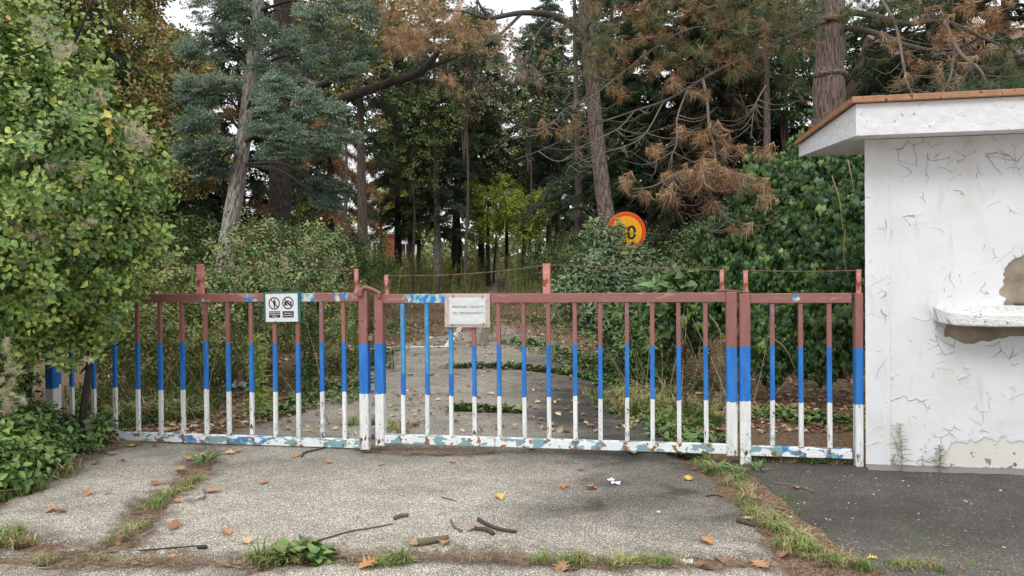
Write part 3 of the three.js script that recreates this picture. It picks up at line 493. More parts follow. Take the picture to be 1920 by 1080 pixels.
  part('side_wall', side(0.16, hW, D, Bw - 0.08, hW / 2, -D / 2 + 0.018), paint, g);
  part('back_wall', side(Bw - 0.85, hW, 0.16, Bw / 2 + 0.26, hW / 2, -D + 0.1), paint, g);
  part('front_backing', side(Bw - 0.4, hW - 0.02, 0.1, Bw / 2 + 0.06, hW / 2, -0.06), paint, g);
  // roof slab rising to the back, deep white fascia at the front
  const mono = (x0, x1, prof) => { const s = new THREE.Shape(); prof.forEach(([z, y], i) => (i ? s.lineTo(z, y) : s.moveTo(z, y))); return new THREE.ExtrudeGeometry(s, { depth: x1 - x0, bevelEnabled: false }).rotateY(-Math.PI / 2).translate(x1, 0, 0); };
  const roofGeo = mono(-0.15, Bw + 0.15, [[0.36, 2.535], [0.36, 2.765], [-1.72, 2.83], [-1.72, 2.715]]);
  const stucco = new THREE.MeshStandardMaterial({ color: lin(0.74, 0.745, 0.76), roughness: 0.85, bumpScale: 0.012, bumpMap: dataTex(512, 512, (x, y, o) => { const n = 128 + 150 * fbm(x / 32, y / 32, 5, 5); o[0] = o[1] = o[2] = n; }, false), map: dataTex(512, 512, (x, y, o) => { const n = fbm(x / 60, y / 40, 8, 5), k = 1 + 0.08 * n; o[0] = 246 * k; o[1] = 246 * k; o[2] = 247 * k; if (fbm(x / 22, y / 22, 15, 4) > 0.34) { o[0] *= 0.82; o[1] *= 0.78; o[2] *= 0.70; } }) });
  { const q = roofGeo.attributes.position, n = roofGeo.attributes.normal, u = []; for (let i = 0; i < q.count; i++) { const ax = Math.abs(n.getX(i)) > 0.7; u.push(ax ? q.getZ(i) : q.getX(i), Math.abs(n.getY(i)) > 0.7 ? q.getZ(i) : q.getY(i)); } roofGeo.setAttribute('uv', new THREE.Float32BufferAttribute(u, 2)); }
  const roof = part('roof_slab', roofGeo, stucco, g);
  const tin = new THREE.MeshStandardMaterial({ roughness: 0.6, metalness: 0.15, map: dataTex(512, 128, (x, y, o) => { const n = fbm(x / 40, y / 18, 3, 5), k = 1 + 0.3 * n; o[0] = 160 * k; o[1] = 118 * k; o[2] = 86 * k; if (n > 0.26) { o[0] = 104; o[1] = 58; o[2] = 42; } if (n < -0.3) { o[0] = 150; o[1] = 120; o[2] = 96; } }) });
  part('tin_edge', boxAt(Bw + 0.37, 0.045, 0.035, Bw / 2, 2.79, 0.385, 0.004), tin, roof);
  const slope = Math.atan2(0.065, 2.08);
  const sideTin = boxAt(0.03, 0.04, 2.12, 0, 0, 0, 0.004).rotateX(slope).translate(-0.172, 2.826, -0.69); part('tin_edge', sideTin, tin, roof);
  part('tin_sheet', boxAt(Bw + 0.3, 0.006, 2.06, 0, 0, 0).rotateX(slope).translate(Bw / 2, 2.818, -0.685), tin, roof);
  // the ledge below the hatch: a broken slab with a rounded end
  const s = new THREE.Shape(); const L0 = 0.50; s.moveTo(L0, 0); s.lineTo(L0 - 0.005, 0.1); s.lineTo(L0 + 0.02, 0.2); s.bezierCurveTo(L0 + 0.06, 0.27, L0 + 0.12, 0.28, L0 + 0.24, 0.3); s.lineTo(L0 + 0.6, 0.315); s.lineTo(1.9, 0.32); s.lineTo(1.9, 0); s.closePath();
  const ledge = new THREE.ExtrudeGeometry(s, { depth: 0.085, bevelEnabled: true, bevelSize: 0.014, bevelThickness: 0.014, bevelSegments: 3, curveSegments: 24, steps: 2 }).rotateX(Math.PI / 2);
  { const q = ledge.attributes.position, u = []; for (let i = 0; i < q.count; i++) { const x = q.getX(i), y = q.getY(i), z = q.getZ(i); const up = y > -0.04; q.setY(i, y - (up ? 0.052 : 0.03) * z / 0.32 + (up ? 0.014 * fbm(x * 9, z * 9, 3, 3) : 0.01 * fbm(x * 7, z * 7, 8, 3))); q.setZ(i, z + 0.012 * fbm(x * 12, y * 12, 6, 3)); u.push(x * 2, (y + z) * 2); } ledge.setAttribute('uv', new THREE.Float32BufferAttribute(u, 2)); ledge.computeVertexNormals(); }
  const ledgeMat = new THREE.MeshStandardMaterial({ roughness: 0.9, bumpScale: 0.012, bumpMap: stucco.bumpMap, map: dataTex(512, 512, (x, y, o) => { const n = fbm(x / 34, y / 34, 5, 5), k = 1 + 0.12 * fbm(x / 14, y / 14, 2, 3); const c = n > 0.3 ? [128, 120, 104] : n > 0.24 ? [176, 170, 156] : [212, 212, 210]; o[0] = c[0] * k; o[1] = c[1] * k; o[2] = c[2] * k; }) });
  const lm = part('ledge', ledge, ledgeMat, g); lm.position.set(0, 1.262, 0.018);
  part('hatch_gap', boxAt(0.8, 0.03, 0.03, 1.45, 1.277, 0.02, 0.004), std(lin(0.06, 0.055, 0.05), 0.9), g);
  // crumbled cement foot along the base
  const foot = new THREE.PlaneGeometry(Bw, 0.16, 90, 6).rotateX(-Math.PI / 2).translate(Bw / 2, 0, 0.09), fp = foot.attributes.position;
  for (let i = 0; i < fp.count; i++) { const x = fp.getX(i), z = fp.getZ(i); fp.setY(i, lerp(0.05, -0.02, clamp((z - 0.01) / 0.15) ** 1.4) + 0.018 * fbm(x * 6, z * 9, 4, 3)); } foot.computeVertexNormals();
  part('foot', foot, std(lin(0.20, 0.19, 0.185), 0.95, { bumpMap: stucco.bumpMap, bumpScale: 0.01 }), g);
}

// ---------------------------------------------------------------- trees
function barkTex(seed, a, b, c, scaleU) { return dataTex(256, 512, (x, y, o) => { const u = x / 256 * 6.2832, n = fbm(Math.cos(u) * scaleU * 1.8, y / 85 + 0.6 * fbm(Math.cos(u) * 2, y / 40, 3, 2), Math.sin(u) * scaleU * 1.8 + seed, 5), m = fbm(Math.cos(u) * 8, y / 9, Math.sin(u) * 8 + seed, 3); const t = n > 0.08 ? a : n > -0.12 ? b : c, k = 1 + 0.35 * m; o[0] = t[0] * k; o[1] = t[1] * k; o[2] = t[2] * k; }); }
function barkMat(seed, a, b, c, su = 3, bump = 0.03) { const map = barkTex(seed, a, b, c, su); return new THREE.MeshStandardMaterial({ map, bumpMap: map, bumpScale: bump, roughness: 0.95 }); }
const pineBark = barkMat(1, [124, 109, 99], [104, 90, 82], [72, 61, 56]), greyBark = barkMat(2, [182, 175, 168], [146, 139, 132], [94, 88, 83], 5, 0.015), darkBark = barkMat(3, [74, 64, 56], [54, 46, 41], [30, 26, 24]), twigBark = std(lin(0.08, 0.066, 0.055), 0.95), blackBark = std(lin(0.052, 0.044, 0.038), 0.95), deadTwig = std(lin(0.17, 0.145, 0.12), 0.95);

const leafMat = std('#ffffff', 0.5), dullLeaf = std('#ffffff', 0.75), needleMat = std('#ffffff', 0.7), glossLeaf = std('#ffffff', 0.45);
const spruceGeos = [spruceSprig(1, 0.3), spruceSprig(2, 0.34)], frondGeos = [firFrond(3, 0.42, 9, 0.02), firFrond(4, 0.38, 9, 0.02)], coarseFrond = firFrond(6, 0.55, 9, 0.028);
const tuftGreen = needleTuft(5, 54, 0.13, 0.0045, 0.15, 1.35), tuftDead = needleTuft(6, 44, 0.135, 0.0045, 0.1, 0.95, 0.25), tuftFar = needleTuft(7, 26, 0.16, 0.010, 0.1, 1.4);
const sprigBush = leafSprig(11, 7, 0.06, 0.042, 0.15), sprigSmall = leafSprig(12, 8, 0.05, 0.034, 0.15), sprigOak = leafSprig(13, 8, 0.09, 0.055, 0.2), sprigFar = leafSprig(14, 9, 0.14, 0.1, 0.4), sprigElder = leafSprig(15, 8, 0.085, 0.034, 0.2);
const PAL = {
  blue: [[0.15, 0.22, 0.155], [0.18, 0.25, 0.175], [0.115, 0.175, 0.125], [0.22, 0.29, 0.195]],
  dark: [[0.055, 0.09, 0.046], [0.075, 0.112, 0.056], [0.095, 0.132, 0.062], [0.062, 0.092, 0.058]],
  cedar: [[0.10, 0.145, 0.095], [0.12, 0.165, 0.105], [0.08, 0.115, 0.078], [0.15, 0.18, 0.10]],
  brown: [[0.34, 0.20, 0.10], [0.40, 0.245, 0.125], [0.27, 0.155, 0.08], [0.46, 0.31, 0.18]],
  pine: [[0.09, 0.12, 0.045], [0.12, 0.14, 0.05], [0.16, 0.14, 0.06], [0.07, 0.10, 0.045]],
  lime: [[0.30, 0.38, 0.05], [0.38, 0.44, 0.07], [0.22, 0.30, 0.05], [0.44, 0.43, 0.09]],
  oak: [[0.24, 0.25, 0.08], [0.30, 0.28, 0.09], [0.20, 0.24, 0.07], [0.34, 0.27, 0.10], [0.36, 0.22, 0.08]],
  bush: [[0.13, 0.22, 0.05], [0.18, 0.29, 0.06], [0.09, 0.16, 0.045], [0.24, 0.35, 0.08], [0.29, 0.37, 0.08], [0.11, 0.19, 0.055], [0.34, 0.40, 0.11]],
  ivy: [[0.036, 0.086, 0.021], [0.054, 0.115, 0.028], [0.028, 0.064, 0.02], [0.07, 0.14, 0.032], [0.14, 0.22, 0.05], [0.04, 0.09, 0.026], [0.034, 0.08, 0.03]],
  weed: [[0.18, 0.24, 0.06], [0.24, 0.28, 0.08], [0.15, 0.20, 0.06], [0.34, 0.31, 0.13]],
  elder: [[0.10, 0.15, 0.085], [0.12, 0.175, 0.10], [0.08, 0.12, 0.07], [0.15, 0.19, 0.09]],
  dry: [[0.30, 0.24, 0.13], [0.26, 0.20, 0.10], [0.36, 0.30, 0.17], [0.20, 0.16, 0.08]],
  grass: [[0.12, 0.17, 0.035], [0.15, 0.19, 0.045], [0.20, 0.19, 0.06], [0.10, 0.15, 0.03], [0.26, 0.22, 0.09]],
};
// A conifer: trunk, limbs, and sprays set along the limbs
function conifer({ name, label, category = 'tree', group, px, d, r0, h, c0, R, nb = 80, per = 24, droop = 0.25, geos = frondGeos, mat = needleMat, pal = PAL.dark, lean = [0, 0], bark = darkBark, limb = blackBark, shape = 0.75, s = 1, seed = 1, dead = 0, skip = null, part2 = null }) {
  const r = rng(seed * 977 + 13), foot = footAt(px, d), g = thing(name, label, category, foot, 0, group);
  const spine = (t) => V(lean[0] * t + 0.08 * Math.sin(t * 5 + seed) * r0 * 3, t * h - 0.15, lean[1] * t + 0.05 * Math.cos(t * 4 + seed));
  part('trunk', tube([0, 0.1, 0.25, 0.45, 0.7, 1].map(spine), r0, r0 * 0.12, { seg: 14, n: 40, wob: 0.12, flare: 0.35, uvm: 0.9 }), bark, g);
  const wood = [], list = [], brown = [];
  for (let i = 0; i < nb; i++) {
    const t = c0 + (1 - c0) * Math.pow((i + r()) / nb, 0.9), o = spine(t), a = i * 2.399 + r() * 0.8, q = (t - c0) / (1 - c0);
    const len = R * Math.pow(1 - q * 0.93, shape) * (0.65 + 0.55 * r()) * (q < 0.06 ? 0.7 : 1); if (skip && skip(o.clone().add(foot), a, q)) continue;
    const rise = lerp(-0.1, 0.55, q) + (r() - 0.5) * 0.3, pts = [0, 0.35, 0.7, 1].map((k) => o.clone().add(V(Math.cos(a) * len * k, len * (rise * k - droop * k * k * 1.5), Math.sin(a) * len * k)));
    wood.push(tube(pts, 0.012 + 0.014 * len, 0.005, { seg: 5, n: 4 }));
    const curve = new THREE.CatmullRomCurve3(pts), off = V(-Math.sin(a), 0, Math.cos(a)), n = Math.max(4, Math.round(per * 1.7 * len / R));
    const isDead = r() < dead * (q < 0.35 ? 2 : 0.6);
    for (let k = 0; k < n; k++) {
      const u = 0.18 + 0.82 * (k + r()) / n, p = curve.getPoint(u), tan = curve.getTangent(u), w = (r() - 0.5) * 2;
      const dir = tan.clone().multiplyScalar(0.7).addScaledVector(off, w * 1.1).add(V(0, (r() - 0.6) * 0.9, 0));
      const m = frame(p.addScaledVector(off, w * len * 0.14 * (1.1 - u)), dir, V((r() - 0.5) * 0.9, 1, (r() - 0.5) * 0.9), s * (0.7 + r() * 0.6)); (isDead ? brown : list).push(m);
    }
  }
  part('branches', merged(wood), limb, g).userData.kind = 'stuff';
  const half = list.filter((_, i) => i % 2); copies('crown', geos[0], mat, list.filter((_, i) => !(i % 2)), pal, seed, g); if (half.length) copies('crown', geos[1] ?? geos[0], mat, half, pal, seed + 1, g);
  if (brown.length) copies('dead_needles', tuftFar, needleMat, brown.map((m) => m.scale(V(2, 2, 2))), PAL.brown, seed + 2, g);
  return { g, foot, spine };
}
// A broadleaf tree or shrub: stems and leaf sprays over the lumps of its crown
function leafy({ name, label, category = 'tree', group, foot, balls, n, geo, mat = dullLeaf, pal, stems = [], bark = darkBark, seed = 1, opt, s = 1, up = 0.35, leaf = 'crown', wood = 'trunk' }) {
  const g = thing(name, label, category, foot, 0, group), r = rng(seed * 31 + 7);
  const st = stems.map(([pts, a, b]) => tube(pts.map((p) => p.clone().sub(foot)), a, b, { seg: 9, wob: 0.12, uvm: 0.7 })); if (st.length) part(wood, st.length > 1 ? merged(st) : st[0], bark, g);
  const list = overBalls(balls, n, seed, opt).map(({ p, n: d }) => frame(p.sub(foot), d.clone().multiplyScalar(0.8).add(V(0, up, 0)).add(rdir(r).multiplyScalar(0.75)), rdir(r), s * (0.7 + r() * 0.6)));
  copies(leaf, geo, mat, list, pal, seed, g); return g;
}
const ball = (px, py, d, r, sq = 1, k = 1) => ({ c: at(px, py, d), r, sq, k });

// --- the trees one can tell apart, left to right
{
  const f = footAt(282, 18), top = at(272, -120, 18);
  leafy({ name: 'oak_tree', label: 'oak with brownish olive leaves and a straight thin trunk behind the leafy bush', foot: f, seed: 3, geo: sprigOak, pal: PAL.oak, n: 4600, opt: { inner: 0.45, rough: 0.4, gap: -0.02, gapF: 1.6 }, up: 0.1,
    balls: [ball(300, 130, 17.5, 1.0), ball(250, 210, 17, 1.0), ball(330, 250, 17.6, 0.8), ball(230, 60, 18, 1.0), ball(330, 320, 17.2, 0.6), ball(360, 180, 17.8, 0.7), ball(280, 330, 17, 0.7), ball(170, 10, 18, 1.2), ball(260, -90, 18, 1.4), ball(390, 300, 18, 0.5), ball(210, 380, 17.5, 0.7)],
    stems: [[[f, at(286, 300, 18), at(278, 100, 18), top], 0.15, 0.09], [[at(284, 240, 18), at(330, 170, 17.8), at(370, 120, 17.6)], 0.05, 0.015], [[at(280, 180, 18), at(240, 120, 17.6), at(200, 60, 17.6)], 0.05, 0.015], [[at(284, 330, 18), at(340, 270, 17.4), at(380, 230, 17.3)], 0.04, 0.01]], bark: darkBark });
}
{ // the spruce with the leaning mottled trunk
  const f = footAt(408, 15), g = thing('blue_spruce', 'blue spruce with a leaning mottled grey trunk', 'tree', f), r = rng(91);
  const tr = [f, at(425, 470, 15), at(447, 330, 15), at(463, 210, 15), at(478, 80, 15), at(492, -120, 15), at(505, -420, 15)].map((p) => p.clone().sub(f));
  part('trunk', tube(tr, 0.185, 0.09, { seg: 16, n: 60, wob: 0.1, flare: 0.1, uvm: 0.9 }), greyBark, g);
  const spray = [], wood = [], spine = new THREE.CatmullRomCurve3(tr);
  const bough = (px, py, d, len, az, t) => { const o = spine.getPoint(t), e = at(px, py, d).sub(f), m = o.clone().lerp(e, 0.5).add(V(0, 0.25, 0)); wood.push(tube([o, m, e], 0.035, 0.012, { seg: 5, n: 6 }));
    const lumps = []; for (let k = 0; k < 10; k++) { const q = rdir(r); lumps.push(V(q.x * len * 0.8, q.y * len * 0.3 - Math.abs(q.x) * len * 0.2, q.z * len * 0.6)); }
    const bright = 0.75 + r() * 0.55, tone = pick(r, PAL.blue).map((v) => v * bright);
    for (let k = 0; k < 135; k++) { const q = rdir(r).multiplyScalar(len * 0.235 * Math.cbrt(r())), p = e.clone().add(lumps[k % 10]).add(V(q.x, q.y * 0.5 - (q.x * q.x + q.z * q.z) * 0.8, q.z)); const out = p.clone().sub(o).setY(0).normalize(); const m = frame(p, out.add(rdir(r).multiplyScalar(0.7)).add(V(0, -0.05, 0.35)), V(0, 1, 0), 0.7 + r() * 0.4); m.tone = r() < 0.2 ? [0.26, 0.34, 0.25] : tone; spray.push(m); } };
  for (const b of [[410, 20, 14.4, 0.75, 0, 0.7], [470, 60, 14, 0.7, 0, 0.66], [560, 40, 13.8, 0.8, 0, 0.7], [640, 30, 14, 0.7, 0, 0.72], [395, 90, 14.6, 0.5, 0, 0.6], [540, 105, 13.6, 0.75, 0, 0.6], [610, 120, 14, 0.65, 0, 0.6], [500, 165, 13.4, 0.5, 0, 0.5], [545, 190, 13.3, 0.6, 0, 0.5], [590, 200, 13.6, 0.55, 0, 0.5], [390, 150, 14.6, 0.45, 0, 0.52], [376, 180, 14.8, 0.4, 0, 0.48], [390, 230, 14.5, 0.42, 0, 0.44], [405, 270, 14.6, 0.42, 0, 0.4], [380, 285, 14.8, 0.4, 0, 0.4], [410, 315, 14.9, 0.35, 0, 0.38], [520, 240, 13.4, 0.5, 0, 0.46], [560, 250, 13.3, 0.55, 0, 0.45], [530, 285, 13.5, 0.5, 0, 0.42], [580, 275, 13.8, 0.45, 0, 0.42], [620, 255, 14, 0.4, 0, 0.42], [610, 350, 14.4, 0.4, 0, 0.36], [600, 375, 14.5, 0.25, 0, 0.36], [650, 90, 14.6, 0.55, 0, 0.62], [480, -40, 14, 0.9, 0, 0.8], [380, -60, 14.6, 0.9, 0, 0.8], [600, -60, 14, 0.9, 0, 0.8], [440, 170, 15.6, 0.6, 0, 0.5], [500, 120, 15.8, 0.7, 0, 0.6], [480, -160, 14.6, 1.0, 0, 0.9], [560, -180, 15, 0.9, 0, 0.9], [400, -180, 15, 0.8, 0, 0.9]]) bough(...b);
  part('branches', merged(wood), blackBark, g).userData.kind = 'stuff';
  copies('crown', spruceGeos[0], needleMat, spray.filter((_, i) => i % 2), PAL.blue, 5, g); copies('crown', spruceGeos[1], needleMat, spray.filter((_, i) => !(i % 2)), PAL.blue, 6, g);
}
{ // dark tree with the black limb that reaches over the drive
  const f = footAt(524, 20), g = thing('bare_limbed_tree', 'thick dark straight trunk with a long black limb over the drive', 'tree', f), r = rng(17);
  part('trunk', tube([f, at(524, 440, 20), at(526, 250, 20), at(530, 0, 20), at(534, -300, 20)].map((p) => p.clone().sub(f)), 0.33, 0.2, { seg: 16, n: 50, wob: 0.1, flare: 0.3, uvm: 0.9 }), darkBark, g);
  const L = (pts, a, b) => part('limb', tube(pts.map(([x, y, d]) => at(x, y, d).sub(f)), a, b, { seg: 8, wob: 0.15, n: 24 }), blackBark, g);
  L([[528, 235, 19.9], [600, 205, 18], [660, 180, 16.6], [730, 155, 15.8], [790, 133, 15.2], [824, 95, 15]], 0.16, 0.055);
  L([[790, 133, 15.2], [850, 108, 15], [910, 86, 14.8]], 0.05, 0.02);
  L([[640, 140, 17], [690, 108, 16.4], [725, 92, 16], [790, 60, 15.8]], 0.085, 0.03);
  L([[530, 120, 20], [590, 160, 18.5], [640, 140, 17]], 0.12, 0.085);
  for (let i = 0; i < 60; i++) { const t = r(), x = lerp(650, 900, t), y = lerp(180, 88, t), e = [x + (r() - 0.3) * 110, y + (r() - 0.25) * 130, 15.6 + (r() - 0.5) * 2]; part('twig', tube([at(x, y, 15.6), at((x + e[0]) / 2 + (r() - 0.5) * 20, (y + e[1]) / 2 - 6, 15.6), at(...e)].map((p) => p.clone().sub(f)), 0.012, 0.004, { seg: 4, n: 4 }), blackBark, g); }
  const list = overBalls([ball(690, 30, 16.5, 0.8), ball(740, -20, 16, 0.9), ball(700, 120, 16.5, 0.35), ball(690, 230, 17, 0.25), ball(860, 70, 15, 0.4), ball(640, -60, 17, 1.0)], 520, 44, { inner: 0.7 }).map(({ p, n }) => frame(p.sub(f), n.add(rdir(r)), rdir(r), 0.8 + r() * 0.5));
  copies('crown', sprigOak, dullLeaf, list, PAL.oak, 3, g);
}
conifer({ name: 'slim_conifer', label: 'slim straight conifer with a bare reddish trunk left of the gate gap', px: 686, d: 24, r0: 0.22, h: 15, c0: 0.42, R: 1.6, nb: 46, per: 20, seed: 5, bark: pineBark, lean: [-0.35, 0], pal: PAL.dark });
conifer({ name: 'dark_fir', label: 'dark fir with drooping low fronds and brown patches behind the thick dark trunk', px: 620, d: 27, r0: 0.2, h: 14, c0: 0.16, R: 2.3, nb: 88, per: 26, droop: 0.4, seed: 6, dead: 0.3 });
conifer({ name: 'dark_fir', label: 'green fir beside the slim bare trunk, above the red hut', px: 745, d: 32, r0: 0.2, h: 12, c0: 0.2, R: 1.9, nb: 80, per: 24, droop: 0.2, seed: 7, pal: [[0.045, 0.075, 0.03], [0.055, 0.09, 0.035], [0.07, 0.10, 0.04]], dead: 0.12 });
conifer({ name: 'cedar_tree', label: 'dark grey-green cedar with a pale slim trunk at the head of the drive', px: 820, d: 30, r0: 0.19, h: 12.5, c0: 0.2, R: 1.9, nb: 86, per: 26, droop: 0.12, seed: 8, pal: PAL.cedar, bark: greyBark });
conifer({ name: 'cedar_tree', label: 'dark cedar with two close trunks right of the pale slim trunk', px: 851, d: 33, r0: 0.2, h: 12, c0: 0.3, R: 2.0, nb: 84, per: 24, droop: 0.12, seed: 9, pal: PAL.cedar, lean: [0.5, 0] });
conifer({ name: 'cedar_tree', label: 'thin dark leaning tree second right of the pale slim trunk', px: 868, d: 36, r0: 0.16, h: 11, c0: 0.3, R: 1.6, nb: 50, per: 22, seed: 10, pal: PAL.cedar, lean: [-0.6, 0] });
conifer({ name: 'dark_fir', label: 'dark fir on the left of two close trunks at the drive head', px: 1031, d: 33, r0: 0.17, h: 13, c0: 0.33, R: 1.7, nb: 66, per: 24, seed: 11, pal: PAL.cedar });
conifer({ name: 'dark_fir', label: 'dark fir on the right of two close trunks at the drive head', px: 1049, d: 35, r0: 0.17, h: 13, c0: 0.33, R: 1.9, nb: 70, per: 24, seed: 12, pal: PAL.cedar, lean: [-0.3, 0] });
conifer({ name: 'dark_fir', label: 'stout brown-trunked fir left of the leaning pine', px: 1084, d: 26, r0: 0.24, h: 13, c0: 0.24, R: 2.2, nb: 76, per: 26, seed: 13, pal: PAL.cedar, bark: pineBark, skip: (o, a) => Math.cos(a) < -0.3 && o.y > 5.2 });
{ // pine whose trunk leans behind the round sign
  const f = footAt(1158, 16), g = thing('leaning_pine', 'pine with a leaning grey-brown trunk beside the round sign', 'tree', f), r = rng(23);
  part('trunk', tube([f, at(1146, 470, 16), at(1128, 340, 16), at(1112, 180, 16), at(1098, 20, 16), at(1090, -160, 16), at(1084, -420, 16)].map((p) => p.clone().sub(f)), 0.19, 0.11, { seg: 16, n: 60, wob: 0.1, flare: 0.1, uvm: 0.9 }), pineBark, g);
  const L = (pts, a, b) => part('limb', tube(pts.map(([x, y, d]) => at(x, y, d).sub(f)), a, b, { seg: 7, wob: 0.15, n: 20 }), twigBark, g);
  L([[1096, 70, 16], [1040, 30, 15.4], [980, 24, 15], [915, 34, 14.6], [890, 28, 14.4]], 0.08, 0.03); L([[915, 34, 14.6], [900, 10, 14.4], [880, -30, 14.4]], 0.03, 0.02);
  L([[980, 24, 15], [930, 70, 14.6], [870, 100, 14.2], [800, 90, 14]], 0.035, 0.012); L([[915, 34, 14.6], [840, 20, 14.2], [760, 60, 14]], 0.03, 0.01); L([[1040, 30, 15.4], [1010, 60, 15], [985, 120, 14.8], [955, 150, 14.8]], 0.03, 0.01);
  L([[1104, 140, 16], [1060, 135, 15.4], [1020, 140, 15], [975, 160, 14.8]], 0.03, 0.01); L([[1098, 60, 16], [1110, 40, 15.2], [1125, 60, 14.6]], 0.03, 0.012); L([[1100, 100, 16], [1120, 110, 15], [1140, 120, 14.4]], 0.03, 0.01);
  const tuft = (n, x0, x1, y0, y1, d, geo, pal, seed, down, s0 = 1) => { const list = []; for (let i = 0; i < n; i++) { const p = at(lerp(x0, x1, r()), lerp(y0, y1, r()), d + (r() - 0.5) * 1.4).sub(f), dir = down ? V((r() - 0.5) * 1.2, -0.9 + r() * 0.5, (r() - 0.3) * 0.8) : rdir(r).add(V(0, 0.3, 0.4)); list.push(frame(p, dir, rdir(r), s0 * (0.8 + r() * 0.5))); } copies('needles', geo, needleMat, list, pal, seed, g, 0.3); };
  tuft(150, 740, 870, 0, 100, 14.2, tuftDead, PAL.brown, 1, true, 1.3); tuft(60, 720, 800, 60, 105, 14, tuftDead, PAL.brown, 2, true, 1.3); tuft(70, 850, 960, 40, 100, 14.4, tuftDead, PAL.brown, 3, true, 1.1); tuft(30, 700, 760, -20, 60, 14.2, tuftDead, PAL.brown, 8, true, 1.2);
  tuft(20, 815, 865, 140, 185, 14.2, tuftDead, PAL.brown, 4, true, 1.1); tuft(26, 940, 1010, 105, 160, 14.8, tuftDead, [[0.30, 0.24, 0.2], [0.26, 0.15, 0.09], [0.34, 0.27, 0.22]], 5, true, 1.2); tuft(12, 1010, 1050, 60, 180, 15, tuftDead, PAL.brown, 6, true, 1);
  tuft(36, 1055, 1150, 25, 80, 14.4, tuftGreen, PAL.pine, 7, false, 1.35); tuft(32, 1070, 1160, 70, 150, 14.6, tuftGreen, [[0.12, 0.16, 0.06], [0.24, 0.17, 0.07], [0.16, 0.16, 0.07]], 9, false, 1.35); tuft(120, 960, 1260, -260, -20, 15, tuftGreen, PAL.pine, 10, false, 2);
}
conifer({ name: 'thuja_tree', label: 'deep green thuja right of the leaning pine, above the sign', px: 1228, d: 22, r0: 0.26, h: 10.5, c0: 0.17, R: 2.2, nb: 120, per: 30, droop: 0.35, seed: 15, pal: [[0.03, 0.065, 0.022], [0.042, 0.08, 0.028], [0.036, 0.07, 0.034]], shape: 0.5 });
conifer({ name: 'thuja_tree', label: 'brown-tinged thuja behind the hanging dead pine branches', px: 1330, d: 20, r0: 0.2, h: 9.5, c0: 0.14, R: 1.9, nb: 110, per: 28, droop: 0.5, seed: 16, pal: [[0.045, 0.05, 0.026], [0.06, 0.06, 0.03], [0.09, 0.065, 0.035], [0.035, 0.05, 0.022]], shape: 0.5 });
conifer({ name: 'far_pine', label: 'thin grey pine trunk between thuja and the stout right pine', px: 1436, d: 19, r0: 0.17, h: 12, c0: 0.5, R: 2.2, nb: 30, per: 20, seed: 18, bark: pineBark, geos: [tuftFar], s: 1.7, pal: PAL.pine, limb: twigBark });
